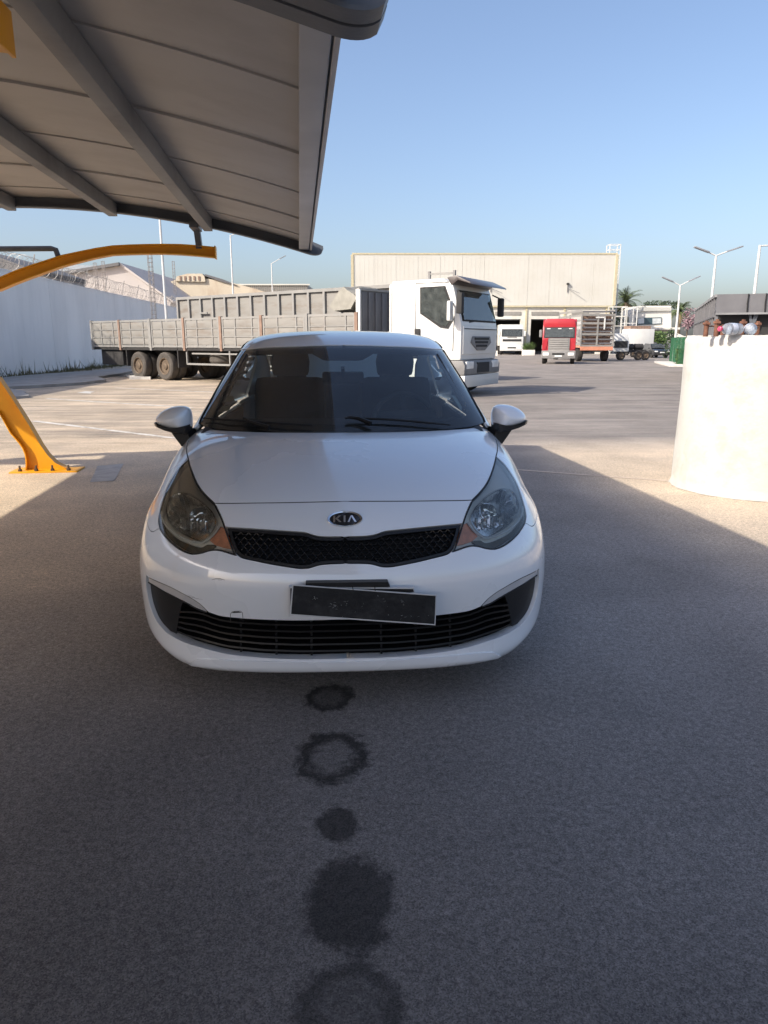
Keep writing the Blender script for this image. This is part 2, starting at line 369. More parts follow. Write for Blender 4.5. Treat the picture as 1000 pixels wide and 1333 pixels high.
# ================================================================ car port (frame u across, v along, turned by UA)
UC, HW = -2.60, 2.73
def zroof(u): return 2.36 + 0.40*(1-((u-UC)/HW)**2)
def carport(v0, label, nm=''):
    root = empty('carport', (0, 0, 0), UA, label, 'carport', None)
    L = 5.60; cuts = [0, .95, 1.98, 3.05, 4.12, 5.05, L]; n = 6
    us = [UC-HW+2*HW*i/28 for i in range(29)]
    for k in range(n):
        a, b = cuts[k]+0.0008, cuts[k+1]-0.0008
        vs = []; fs = []
        for i, u in enumerate(us):
            z = zroof(u)+0.003*(k % 2); vs += [(u, a, z), (u, b, z), (u, b, z+0.03), (u, a, z+0.03), (u, a, z-0.012), (u, a+0.03, z-0.012), (u, a+.03, z)]
        for i in range(len(us)-1):
            o = i*7; q = o+7
            fs += [(o+6, o+1, q+1, q+6), (o+1, o+2, q+2, q+1), (o+2, o+3, q+3, q+2), (o+3, o+4, q+4, q+3), (o+4, o+5, q+5, q+4), (o+5, o+6, q+6, q+5)]
        fs += [(0, 6, 5, 4), (0, 3, 2, 1)]
        e = (len(us)-1)*7; fs += [(e+4, e+5, e+6, e), (e+1, e+2, e+3, e)]
        mesh_obj('roof_panel', vs, fs, M['canopy_sheet'], root, True)
    for u in (-0.88, -1.80, -2.75, -3.7, -4.5):
        MB().box((u, L/2, zroof(u)-0.075), (0.085, L-0.12, 0.12)).build('purlin', M['steel_grey'], root, bevel=0.006)
    for s in (-1, 1):
        u = UC+s*(HW-0.055)
        MB().box((u, L/2, zroof(u)-0.045), (0.10, L-0.10, 0.055)).build('eave_beam', M['steel_light'], root, bevel=0.006)
        u = UC+s*(HW+0.015)
        MB().box((u, L/2, zroof(u)-0.01), (0.02, L-0.10, 0.10)).build('eave_trim', M['steel_light'], root, bevel=0.004)
    # end arches: curved channel with upturned rounded ends
    for v in (0.0, L):
        sgn = 1 if v == 0 else -1
        prof = []
        pts = [UC-HW-0.145+0.02*i for i in range(8)]+[UC-HW+0.02+2*(HW-0.02)*i/24 for i in range(25)]+[UC+HW+0.005+0.02*i for i in range(8)]
        vs = []; fs = []
        for u in pts:
            z = zroof(u); e = min(1, max(0, (abs(u-UC)-HW+0.01)/0.155)); lip = 0.095*sqrt(max(0, 1-e*e))+0.004
            d = [(v-0.0*sgn, z+0.045*(1-e*.3)), (v-0.0*sgn, z-lip), (v+0.09*sgn, z-lip), (v+0.09*sgn, z-lip+0.012), (v+0.014*sgn, z-lip+0.012), (v+0.014*sgn, z+0.045*(1-e*.3))]
            vs += [(u, a, b) for a, b in d]
        for i in range(40):
            for j in range(6): fs.append((i*6+j, i*6+(j+1) % 6, (i+1)*6+(j+1) % 6, (i+1)*6+j))
        fs += [tuple(range(6)), tuple(40*6+j for j in range(5, -1, -1))]
        mesh_obj('end_arch', vs, fs, M['steel_dark'], root, True)
    # yellow supporting frame beyond the far end
    sv = 5.85
    VW = 2.30+sv
    top = [plane_uz(x, y, VW) for x, y in ((280, 322), (245, 318.5), (210, 318), (175, 318.7), (140, 320.6), (84, 332), (28, 350), (0, 362))]
    bot = [plane_uz(x, y, VW) for x, y in ((280, 336), (245, 332.5), (210, 331), (175, 331.5), (140, 333), (84, 347), (28, 367), (0, 379))]
    rgt = [plane_uz(x, y, VW) for x, y in ((0, 491), (15.6, 514), (39, 550.6), (60, 587), (73, 601), (88, 608.5), (101, 612))]
    lft = [plane_uz(x, y, VW) for x, y in ((0, 535), (15.6, 563.6), (30, 580), (35, 592), (36, 603), (35, 612.5))]
    outer = top + [(-4.95, 1.93), (-5.22, 1.66), (-5.28, 1.36), (-5.05, 1.06), (-4.80, 0.86)] + lft
    inner = bot + [(-4.70, 1.78), (-4.90, 1.60), (-4.94, 1.42), (-4.78, 1.26), (-4.60, 1.14)] + rgt
    no = 40
    def resample(P_, n):
        P_ = [Vector((a, b)) for a, b in P_]; d = [0]
        for i in range(len(P_)-1): d.append(d[-1]+(P_[i+1]-P_[i]).length)
        r = []
        for k in range(n):
            s = d[-1]*k/(n-1); i = 0
            while i < len(d)-2 and d[i+1] < s: i += 1
            r.append(P_[i].lerp(P_[i+1], (s-d[i])/(d[i+1]-d[i])))
        return r
    # resample the three stretches separately so that both edges stay in step
    A = resample(outer[:8], 14)+resample(outer[7:14], 14)[1:]+resample(outer[13:], 12)[1:]
    B = resample(inner[:8], 14)+resample(inner[7:14], 14)[1:]+resample(inner[13:], 12)[1:]
    web = MB(); n = len(A)
    vs = [(p.x, sv-0.006, max(p.y, .012)) for p in A]+[(p.x, sv-0.006, max(p.y, .012)) for p in B]+[(p.x, sv+0.006, max(p.y, .012)) for p in A]+[(p.x, sv+0.006, max(p.y, .012)) for p in B]
    fs = []
    for i in range(n-1):
        fs += [(i, i+1, n+i+1, n+i), (2*n+i, 3*n+i, 3*n+i+1, 2*n+i+1)]
    web.add(vs, fs).build('support_web', M['yellow_paint'], root, True)
    for E, O in ((A, B), (B, A)):
        vs = []; fs = []
        for i, p in enumerate(E):
            q = O[i]; d = (p-q).normalized()*0.012; z0 = max(p.y, .012)
            for (dv, k) in ((-0.055, 0), (0.055, 0), (0.055, 1), (-0.055, 1)):
                vs.append((p.x-d.x*k, sv+dv, max(z0-d.y*k, 0.012)))
        for i in range(n-1):
            for j in range(4): fs.append((i*4+j, i*4+(j+1) % 4, (i+1)*4+(j+1) % 4, (i+1)*4+j))
        fs += [(0, 1, 2, 3), tuple((n-1)*4+j for j in (3, 2, 1, 0))]
        mesh_obj('support_flange', vs, fs, M['yellow_paint'], root, True)
    e0, e1 = A[0], B[0]
    MB().box((e0.x+0.004, sv, (e0.y+e1.y)/2), (0.012, 0.125, e0.y-e1.y+0.02)).build('end_plate', M['yellow_paint'], root, bevel=0.002)
    bl = plane_uz(25, 618, VW)[0]; br = plane_uz(104, 612, VW)[0]
    bp = MB().box(((bl+br)/2-0.01, sv-0.02, 0.008), (br-bl+0.06, 0.30, 0.016)).build('base_plate', M['yellow_paint'], root, bevel=0.003)
    for i in range(4):
        MB().lathe([(0.022, 0), (0.022, 0.022), (0.012, 0.024), (0.011, 0.06)], n=6).build('bolt', M['bolt_steel'], bp, loc=(bl+0.06+(br-bl-0.14)*i/3, sv-0.12, 0.016))
    # struts from the arm up to the arch
    for px, py0, py1 in ((259.5, 321, 292), (-300, 0, 0)):
        if py0 == 0:
            u, z0, z1 = -4.3, 2.1, zroof(-4.3)-0.12
        else:
            u, z0 = plane_uz(px, py0, VW); z1 = zroof(u)-0.10
        MB().bar((u, sv, z0), (u, sv-0.12, z1), 0.06, 0.09, up=(0, 1, 0)).build('strut', M['steel_dark'], root, bevel=0.003)
        MB().bar((u, sv-0.36, z1+0.0), (u, sv-0.05, z1), 0.09, 0.06).build('strut_cap', M['steel_dark'], root, bevel=0.003)
    # back brace tube running out over the arm
    a = plane_uz(76, 334, VW); b = plane_uz(74, 325, VW); c = plane_uz(-140, 325, VW)
    MB().tube([(a[0], sv, a[1]), (b[0]-0.01, sv, b[1]), (b[0]-.05, sv, b[1]+0.01), (c[0], sv, c[1])], 0.028, 8).build('brace_tube', M['steel_dark'], root, True)
    root.location = Vector((-sin(UA)*v0, cos(UA)*v0, 0))
    return root
carport(2.30, 'grey arched carport roof ahead on a curved yellow steel arm beside the white car')
carport(2.30-5.62, 'nearer arched carport module overhead, its dark rounded arch end at the top of the frame')
# ================================================================ lorries
pbr('lorry_white', (.64, .64, .61), .4, coat=.4, var=.04, scale=2, col2=(.60, .59, .55), mixlo=.55, mixhi=.85, mscale=1.5)
pbr('lorry_red', (.38, .02, .03), .35, coat=.5, var=.08)
pbr('bumper_grey', (.20, .195, .19), .6, var=.15, scale=5)
pbr('trailer_grey', (.25, .245, .23), .7, var=.08, scale=3, col2=(.30, .27, .24), mixlo=.52, mixhi=.76, mscale=2.2)
pbr('trailer_board', (.245, .235, .215), .75, var=.08, scale=3, col2=(.17, .135, .105), mixlo=.50, mixhi=.75, mscale=1.6, stretch=(.5, 1, 2))
pbr('sheet_dark', (.13, .13, .138), .6, var=.12, scale=2, col2=(.12, .12, .13))
pbr('chassis', (.035, .033, .032), .75, var=.3)
pbr('tyre_dusty', (.085, .075, .065), .9, var=.25, scale=4)
pbr('tyre_black', (.03, .028, .027), .9, var=.2, scale=4)
pbr('hub_steel', (.16, .12, .085), .7, .3, var=.3, scale=8)
pbr('rust_post', (.24, .16, .12), .8, var=.2, scale=5)
pbr('tarp', (.27, .26, .225), .8, var=.15, scale=5, bump=.4, bscale=9)
pbr('visor_dark', (.075, .062, .058), .4, coat=.3)
pbr('lamp_glass', (.75, .76, .74), .2, coat=.6)
pbr('orange_stripe', (.62, .26, .16), .6, var=.1)
glass_mat('cab_glass', (.45, .52, .50), .02, .10, (.55, .60, .56))
pbr('cab_dark', (.03, .03, .03), .8)
def wheel(parent, x, y, r=.51, w=.30, dusty=True, dual=False):
    """lorry wheel, axle along local y"""
    t = MB().lathe([(r*.55, -w*.05), (r*.57, -w/2), (r*.88, -w*.54), (r*.97, -w*.44), (r, -w*.3), (r, w*.3), (r*.97, w*.42), (r*.88, w/2), (r*.55, w/2)], 'y', n=32).mesh('wheel', M['tyre_dusty' if dusty else 'tyre_black'], True)
    o = bpy.data.objects.new('wheel', t); link(o, parent); o.location = (x, y, r)
    h = MB().lathe([(r*.57, -w*.30), (r*.60, -w*.53), (r*.55, -w*.50), (r*.50, -w*.12), (r*.30, -w*.10), (r*.22, -w*.42), (r*.12, -w*.46), (.02, -w*.46)], 'y', n=20).build('rim', M['hub_steel'], o, True)
    MB().lathe([(r*.36, -w*.115), (r*.49, -w*.125), (r*.49, -w*.05)], 'y', n=20).build('rim_dish', M['chassis'], h, True)
    return o
# ---- cab generic: local +x forward, y across (0 = near side), z up; side profile prism + details
def lorry_cab(root, L, W, zr, z0, zb, zwt, zwb, mat, glass='cab_glass', visor=True, lean=.22, hood=None):
    body = MB().prism([(0, z0+.25), (0, zr-.12), (.10, zr-.02), (L-lean-.35, zr), (L-lean-.05, zr-.14), (L-lean, zwt), (L-.02, zwb), (L, zwb-.1), (L, zb), (L-.55, zb), (L-.62, zb+.22), (L-1.35, zb+.22), (L-1.45, z0+.25)], 0, W, 'y')
    cab = body.build('cab', M[mat], root, bevel=.085)
    # windscreen, proud of the face
    n = Vector((zwt-zwb, 0, lean)).normalized()
    def fpt(s, y): return Vector((L-lean+(lean-.02)*(1-s), y, zwb+(zwt-zwb)*s))
    def quad(name, pts, m_, parent, th=.012):
        a, b, c = pts[0], pts[1], pts[2]; nn = (b-a).cross(c-a).normalized(); vs = list(pts)+[p+nn*th for p in pts]; k = len(pts)
        return mesh_obj(name, vs, [tuple(range(k)), tuple(range(2*k-1, k-1, -1))]+[(i, (i+1) % k, (i+1) % k+k, i+k) for i in range(k)], M[m_], parent)
    back = quad('windscreen_frame', [fpt(.0, .10), fpt(.0, W-.10), fpt(.97, W-.14), fpt(.97, .14)], 'cab_dark', cab, .015)
    g = quad('windscreen', [q+n*.03 for q in (fpt(.04, .14), fpt(.04, W-.14), fpt(.93, W-.18), fpt(.93, .18))], glass, cab)
    return cab, quad, fpt, n
def artic():
    # ---- trailer
    A = Vector((-11.7, 29.5, 0)); ang = radians(-38)
    tr = empty('flatbed_trailer', A, ang, 'long grey dropside trailer with rusty posts parked by the white boundary wall', 'trailer')
    L, W, z0, z1 = 13.9, 2.5, 1.16, 2.17
    MB().box((L/2, W/2, z0-.03), (L, W, .10)).build('deck', M['chassis'], tr)
    for y in (.75, 1.75): MB().box((L/2, y, .98), (L-.6, .14, .26)).build('chassis_rail', M['chassis'], tr)
    nb = 7; seg = L/nb
    for side in (0, 1):
        y = 0 if side == 0 else W
        for k in range(nb):
            xa, xb = k*seg+.07, (k+1)*seg-.07; 
            g = MB().box(((xa+xb)/2, y, z0+.06), (xb-xa, .05, .07)).box(((xa+xb)/2, y, z1-.03), (xb-xa, .06, .07)).box((xa+.04, y, (z0+z1)/2), (.06, .058, z1-z0)).box((xb-.04, y, (z0+z1)/2), (.06, .058, z1-z0)).build('dropside', M['trailer_grey'], tr)
            bh = (z1-z0-.16)/3
            for j in range(3):
                zc = z0+.10+bh*(j+.5)
                MB().box(((xa+xb)/2, y, zc), (xb-xa-.14, .022, bh-.035)).build('board', M['trailer_board'], g, bevel=.006)
                if j: MB().box(((xa+xb)/2, y-(.012 if side == 0 else -.012), zc-bh/2), (xb-xa-.12, .045, .03)).build('rail', M['trailer_grey'], g)
            for q in (.36,):
                MB().box((xa+(xb-xa)*q, y-(.01 if side == 0 else -.01), (z0+z1)/2), (.045, .05, z1-z0-.08)).build('stiffener', M['trailer_grey'], g)
                MB().box((xb-.36, y-(.01 if side == 0 else -.01), (z0+z1)/2), (.045, .05, z1-z0-.08)).build('stiffener', M['trailer_grey'], g)
        for k in range(nb+1):
            p = MB().box((k*seg+(.03 if k == 0 else -.03 if k == nb else 0), y, (z0+z1)/2-.03), (.11, .10, z1-z0+.12)).build('post', M['rust_post' if k % 2 or k == 4 else 'trailer_grey'], tr)
    for k in range(5):
        MB().box((.0, W/2, z0+.10+k*.21), (.04, W-.16, .17)).build('tail_board', M['trailer_board'], tr, bevel=.006)
    # front bulkhead of upright corrugated sheet
    H = 2.80
    bk = MB().box((L+.01, W/2, (H+z0)/2), (.03, W, H-z0)).build('bulkhead', M['sheet_dark'], tr)
    for k in range(8): MB().box((L+.05, .16+k*(W-.32)/7, (H+z0)/2), (.05, .10, H-z0-.1)).build('rib', M['sheet_dark'], bk)
    MB().box((L+.02, .02, (H+z0)/2), (.14, .07, H-z0+.04)).build('corner_post', M['lorry_white'], bk)
    MB().box((L+.02, W/2, H+.02), (.10, W, .06)).build('top_rail', M['trailer_grey'], bk)
    # folded tarpaulin leaning at the front corner
    vs = []; fs = []; rn = random.Random(2)
    prof = [(L-.95, 2.22), (L-1.05, 2.42), (L-.75, 2.78), (L-.55, 2.93), (L-.40, 2.80), (L-.15, 2.72), (L-.05, 2.60), (L-.3, 2.25)]
    for t in range(6):
        for (x, z) in prof: vs.append((x+rn.uniform(-.05, .05), .02+t*.35, z+rn.uniform(-.05, .04)))
    n = len(prof)
    for t in range(5):
        for i in range(n): fs.append((t*n+i, t*n+(i+1) % n, (t+1)*n+(i+1) % n, (t+1)*n+i))
    fs += [tuple(range(n)), tuple(5*n+i for i in range(n-1, -1, -1))]
    mesh_obj('tarpaulin', vs, fs, M['tarp'], tr)
    for x in (3.0, 4.65, 6.2):
        for y in (.16, .50, W-.5, W-.16):
            if x > 6 and y < 1: continue
            wheel(tr, x, y, .51, .30, x < 6)
    MB().box((1.15, W/2, .80), (1.5, W-.2, .62)).build('rear_box', M['chassis'], tr, bevel=.03)
    for x in (2.3, 5.5): MB().box((x, .25, .85), (.05, .5, .75)).build('mudflap', M['chassis'], tr)
    gd = MB().bar((6.0, .03, .62), (12.5, .03, .62), .05, .06).bar((6.3, .03, .98), (12.5, .03, .98), .04, .05).bar((6.0, .03, 1.12), (6.0, .03, .60), .05, .05).bar((8.3, .03, 1.12), (8.3, .03, .60), .05, .05).bar((10.4, .03, 1.12), (10.4, .03, .60), .05, .05).bar((12.5, .03, 1.12), (12.5, .03, .60), .05, .05).build('side_guard', M['trailer_grey'], tr)
    MB().lathe([(.25, -.14), (.46, -.15), (.51, -.08), (.51, .08), (.46, .15), (.25, .14)], 'z', c=(7.3, .62, .80), n=28).build('spare_wheel', M['tyre_dusty'], tr, True)
    MB().box((9.4, .6, .75), (1.2, .7, .5)).build('tool_box', M['chassis'], tr, bevel=.03)
    MB().box((12.9, W/2, .5), (.25, 1.6, 1.0)).build('landing_leg', M['chassis'], tr)
    # ---- tractor
    B = Vector((.12, 19.35, 0)); an2 = radians(-30)
    tc = empty('lorry_tractor', B, an2, 'white lorry cab with dark sun visor ahead of the grey trailer behind the white car', 'lorry')
    L, W, zr = 2.08, 2.42, 2.92
    zwt, zwb = 2.66, 1.88
    cab, quad, fpt, nn = lorry_cab(tc, L, W, zr, .9, .92, zwt, zwb, 'lorry_white')
    # extra depth of field inside: seats seen through the screen
    # near-side door window with a falling lower edge
    wy = -.004
    def side(name, pts, m_, parent, y=wy, th=.014): return MB().prism(pts, y-th, y, 'y').build(name, M[m_], parent)
    fr = side('side_window_frame', [(.92, 2.72), (1.62, 2.73), (1.80, 2.30), (1.86, 1.92), (1.72, 1.70), (1.50, 1.73), (.93, 2.08)], 'cab_dark', cab)
    side('side_window', [(.96, 2.68), (1.59, 2.69), (1.75, 2.30), (1.80, 1.95), (1.68, 1.76), (1.52, 1.79), (.97, 2.10)], 'cab_glass', cab, -.020, .008)
    for x0, z0_, x1, z1_ in ((.80, 1.15, .80, 2.82), (.10, 1.1, .10, 2.86), (.80, 2.82, 1.70, 2.82), (1.86, 1.15, 1.88, 2.0)):
        MB().bar((x0, -.003, z0_), (x1, -.003, z1_), .012, .014, up=(0, 1, 0)).build('door_seam', M['cab_dark'], cab)
    MB().box((.86, -.02, 1.62), (.15, .04, .17)).build('door_handle', M['cab_dark'], cab, bevel=.01)
    mi = MB().box((1.86, -.22, 2.12), (.10, .20, .48)).build('mirror', M['lorry_white'], cab, bevel=.04)
    MB().bar((1.84, 0, 2.30), (1.86, -.20, 2.28), .03, .03).build('mirror_arm', M['cab_dark'], mi)
    for y_ in (-.16, W+.16):
        m2 = MB().box((L+.02, y_, 2.30), (.16, .16, .50)).build('front_mirror', M['cab_dark'], cab, bevel=.04)
        MB().bar((L-.15, .05 if y_ < 0 else W-.05, 2.62), (L+.02, y_, 2.52), .03, .03).build('mirror_arm', M['cab_dark'], m2)
    MB().bar((L-.02, .5, 1.86), (L-.03, 1.5, 1.96), .02, .03).build('wiper', M['cab_dark'], cab)
    MB().bar((L+.035, .12, 1.70), (L+.035, W-.12, 1.70), .01, .02).build('fascia_seam', M['cab_dark'], cab)
    MB().box((.9, -.008, 1.28), (.55, .012, .07)).build('rub_strip', M['bumper_grey'], cab)
    # sun visor, roof bar
    MB().prism([(L-.42, 2.93), (L-.18, 2.97), (L+.20, 2.80), (L+.24, 2.75), (L-.12, 2.86), (L-.30, 2.74)], .0, W, 'y').build('sun_visor', M['visor_dark'], cab, bevel=.015)
    rb = MB().bar((.98, .35, 3.06), (1.70, .35, 3.06), .04, .05).build('roof_bar', M['trailer_grey'], cab)
    for x in (1.0, 1.70): MB().box((x, .35, 3.03), (.06, .07, .19)).build('roof_bar_end', M['bumper_grey'], rb)
    # fascia below the screen
    fa = MB().box((L+.012, W/2, 1.42), (.03, W-.16, .70)).build('fascia', M['lorry_white'], cab, bevel=.02)
    gr = MB().prism([(.62, 1.52), (W-.62, 1.52), (W-.52, 1.36), (W-.95, 1.16), (.95, 1.16), (.52, 1.36)], L+.03, L+.05, 'x').build('grille_panel', M['bumper_grey'], fa, bevel=.01)
    for k in range(3):
        MB().box((L+.058, W/2, 1.46-k*.09), (.02, .95-k*.12, .055)).build('grille_slot', M['cab_dark'], gr)
    bm_ = MB().prism([(L-.6, .92), (L+.06, .92), (L+.12, .80), (L+.11, .56), (L-.6, .56)], .0, W, 'y').build('bumper', M['bumper_grey'], tc, bevel=.04)
    MB().box((L+.115, W/2, .73), (.03, .80, .26)).build('air_inlet', M['cab_dark'], bm_)
    for y in (.34, W-.34): MB().box((L+.10, y, .80), (.05, .46, .19)).build('headlight', M['lamp_glass'], bm_, bevel=.03)
    MB().prism([(L-.5, .55), (L+.12, .55), (L+.10, .24), (L-.4, .26)], .03, W-.03, 'y').build('lower_spoiler', M['lorry_white'], tc, bevel=.03)
    st = MB().prism([(.25, .95), (L-.5, .95), (L-.5, .45), (.6, .45), (.25, .7)], .02, .35, 'y').build('step_unit', M['lorry_white'], tc, bevel=.02)
    for x, y in ((L-.85, .2), (L-.85, W-.2), (-1.6, .2), (-1.6, W-.2)): wheel(tc, x, y, .51, .3, False)
    MB().box((-1.2, W/2, .85), (3.6, .9, .25)).build('chassis', M['chassis'], tc)
    MB().box((.9, W-.3, 1.6), (.6, .3, .8)).build('seat_back', M['cab_dark'], tc, bevel=.05)
artic()
def second_trailer():
    A = Vector((-8.95, 32.2, 0)); t = empty('tipper_trailer', A, radians(-38), 'tall grey tipper trailer with upright ribs just behind the dropside trailer', 'trailer')
    L, W, z0, z1 = 12.6, 2.5, 1.2, 3.22
    MB().box((L/2, W/2, z0), (L, W-.1, .12)).build('deck', M['chassis'], t)
    for s, y in ((0, .04), (1, W-.04)):
        sd_ = MB().box((L/2, y, (z0+z1)/2), (L, .03, z1-z0)).build('side_wall', M['trailer_board'], t)
        MB().box((L/2, y+(-.05 if s == 0 else .05), z1-.03), (L+.05, .10, .11)).build('top_rail', M['trailer_grey'], sd_)
        for k in range(17): MB().box((.05+k*(L-.1)/16, y+(-.06 if s == 0 else .06), (z0+z1)/2-.03), (.10, .09, z1-z0-.06)).build('rib', M['trailer_grey'], sd_)
    for x in (0.02, L-.02): MB().box((x, W/2, (z0+z1)/2), (.04, W-.16, z1-z0)).build('end_wall', M['trailer_board'], t)
    MB().bar((1.62, -.09, 2.55), (2.1, -.09, 2.55), .05, .06).build('latch_bar', M['trailer_grey'], t)
    MB().box((L/2, W/2, .98), (L-.6, 1.0, .3)).build('chassis', M['chassis'], t)
    for x in (2.6, 4.0):
        for y in (.2, W-.2): wheel(t, x, y, .5, .3, False)
    MB().box((L-1.6, W/2, .5), (.2, 1.4, 1.0)).build('landing_leg', M['chassis'], t)
second_trailer()
def dark_tipper():
    a = Vector((11.0, 24.6, 0)); ang = radians(-20)
    t = empty('dump_trailer', a, ang, 'dark grey steel dump body seen over the round concrete footing', 'trailer')
    W, L, z0, z1 = 2.5, 12.0, .95, 2.90
    # local: x across (0..W), y away
    MB().prism([(0.0, z1), (L, z1), (L, z0+.1), (.35, z0+.1), (.35, 2.32), (0, 2.40)], 0, .05, 'x').build('side_wall', M['sheet_dark'], t)
    MB().prism([(0.0, z1), (L, z1), (L, z0+.1), (.35, z0+.1), (.35, 2.32), (0, 2.40)], W-.05, W, 'x').build('side_wall', M['sheet_dark'], t)
    for k in range(13): MB().box((-.03, .5+k*.93, (z0+z1)/2), (.06, .10, z1-z0-.1)).build('rib', M['sheet_dark'], t)
    MB().box((-.03, L/2, z1-.04), (.08, L, .09)).build('top_rail', M['steel_grey'], t)
    MB().box((-.03, L/2, 2.2), (.07, L, .06)).build('top_rail', M['sheet_dark'], t)
    fp = MB().box((W/2, -.02, 2.60), (W, .06, .60)).build('front_plate', M['sheet_dark'], t)
    MB().box((W/2, -.06, 2.28), (W, .10, .06)).build('front_lip', M['steel_grey'], fp)
    MB().box((W/2, .36, 1.7), (W-.1, .04, 1.25)).build('front_wall', M['cab_dark'], t)
    for x in (.04, W-.04): MB().box((x, .05, 1.62), (.10, .16, 1.35)).build('corner_post', M['sheet_dark'], t)
    MB().bar((.95, .1, 1.2), (1.25, .1, 2.28), .10, .12).bar((1.25, .08, 1.3), (1.05, .08, 2.26), .07, .08).build('lift_ram', M['steel_dark'], t)
    for x in (.93, 1.45): MB().tube([(x, -.08, 2.90), (x-.01, -.09, 2.6), (x+.01, -.08, 2.3)], .02, 5).build('hose', M['rubber'], t)
    MB().box((W/2, L/2, z0-.02), (1.2, L, .25)).build('chassis', M['chassis'], t)
    MB().box((W/2, .0, 1.05), (W, .5, .12)).build('bed', M['chassis'], t)
    for y in (2.0, 9.0, 10.4):
        for x in (.2, W-.2):
            w_ = wheel(t, x, y, .5, .3, False); w_.rotation_euler = (0, 0, pi/2)
dark_tipper()
# ---- front-facing lorries: local -y is the front
def front_lorry(loc, rz, label, mat, H=3.45, tall=True, body=None, group=None):
    t = empty('lorry', loc, rz, label, 'lorry', group)
    W = 2.46
    prof = [(0, .95), (0, 1.95), (.16, 2.75), (.30, H-.32), (.75, H), (1.9, H), (1.95, .95)]
    cab = MB().prism(prof, -W/2, W/2, 'x').build('cab', M[mat], t, bevel=.07)
    n = Vector((0, -.8, .16)).normalized()
    def fq(name, x0, x1, za, zb, m_, off, parent):
        def yy(z): return .16*(z-1.95)/.8 if z > 1.95 else 0
        vs = [(x0, yy(za)-off, za), (x1, yy(za)-off, za), (x1, yy(zb)-off, zb), (x0, yy(zb)-off, zb)]
        vs += [(x, y-.02, z) for x, y, z in vs]
        return mesh_obj(name, vs, [(0, 1, 2, 3), (7, 6, 5, 4), (0, 4, 5, 1), (1, 5, 6, 2), (2, 6, 7, 3), (3, 7, 4, 0)], M[m_], parent)
    fq('windscreen_frame', -1.12, 1.12, 1.93, 2.73, 'cab_dark', .004, cab)
    fq('windscreen', -1.05, 1.05, 1.99, 2.66, 'cab_glass', .03, cab)
    if mat == 'lorry_red':
        MB().prism([(-1.18, H-.62), (1.18, H-.62), (1.10, H-.10), (.95, H+.02), (-.95, H+.02), (-1.10, H-.10)], .12, .5, 'y').build('roof_fairing', M[mat], cab, bevel=.05)
        for x in (-.8, 0, .8): MB().box((x, .06, H-.7), (.25, .06, .06)).build('marker_lamp', M['lamp_glass'], cab)
        g = MB().box((0, -.03, 1.42), (1.56, .06, .98)).build('grille', M['bumper_grey'], cab)
        for k in range(6): MB().box((0, -.07, 1.02+k*.16), (1.46-.03*k, .04, .08)).build('grille_bar', M['trailer_grey'], g, bevel=.01)
        for s in (-1, 1): MB().prism([(s*.80, 1.85), (s*1.2, 1.80), (s*1.2, 1.15), (s*.95, 1.05)], -.05, .0, 'y').build('corner_panel', M[mat], cab)
    else:
        g = MB().box((0, -.02, 1.55), (2.0, .04, .22)).build('grille', M['cab_dark'], cab)
        MB().box((0, -.02, 1.85), (1.0, .03, .08)).build('front_bar', M['bumper_grey'], cab)
    b = MB().prism([(-.10, 1.0), (-.14, .85), (-.12, .42), (.5, .42), (.5, 1.0)], -W/2-.01, W/2+.01, 'x').build('bumper', M['bumper_grey' if mat == 'lorry_red' else 'lorry_white'], t, bevel=.04)
    for s in (-1, 1):
        MB().box((s*.92, -.13, .74), (.44, .05, .22)).build('headlight', M['lamp_glass'], b, bevel=.02)
        MB().box((s*1.38, .10, 2.25), (.20, .14, .55)).build('mirror', M['lorry_white' if mat != 'lorry_red' else 'bumper_grey'], cab, bevel=.04)
        fr_ = MB().box((s*(W/2+.004), .95, 2.28), (.02, .95, .62)).build('side_window', M['cab_glass'], cab)
    MB().box((0, -.15, .60), (.52, .02, .11)).build('number_plate', M['lamp_glass'], b)
    MB().box((0, -.125, .75), (.9, .03, .15)).build('air_inlet', M['cab_dark'], b)
    for y in (.9, 4.2):
        for s in (-1, 1):
            w_ = wheel(t, s*1.05, y, .5, .3, False); w_.rotation_euler = (0, 0, pi/2)
    MB().box((0, 3.2, .85), (.9, 4.2, .25)).build('chassis', M['chassis'], t)
    if body == 'box':
        MB().box((0, 4.2, 2.1), (2.4, 4.2, 2.3)).build('box_body', M['lorry_white'], t, bevel=.03)
    if body == 'flat':
        MB().box((-.1, 4.0, 1.12), (2.4, 4.0, .12)).build('deck', M['trailer_grey'], t)
        for y in (2.2, 3.4, 4.6, 5.8): MB().box((-1.3, y, 1.25), (.06, .08, .3)).build('stake', M['trailer_grey'], t)
    return t
front_lorry((P(727, 460, 46.3).x, 46.3, 0), radians(-14), 'red lorry with tall roof fairing standing in front of the cream workshop', 'lorry_red', 3.30, body='flat').scale = (.84, .84, .84)
front_lorry((P(666, 455, 80).x, 80, 0), radians(-4), 'small white lorry parked inside the left visible workshop door', 'lorry_white', 3.2, body='box')
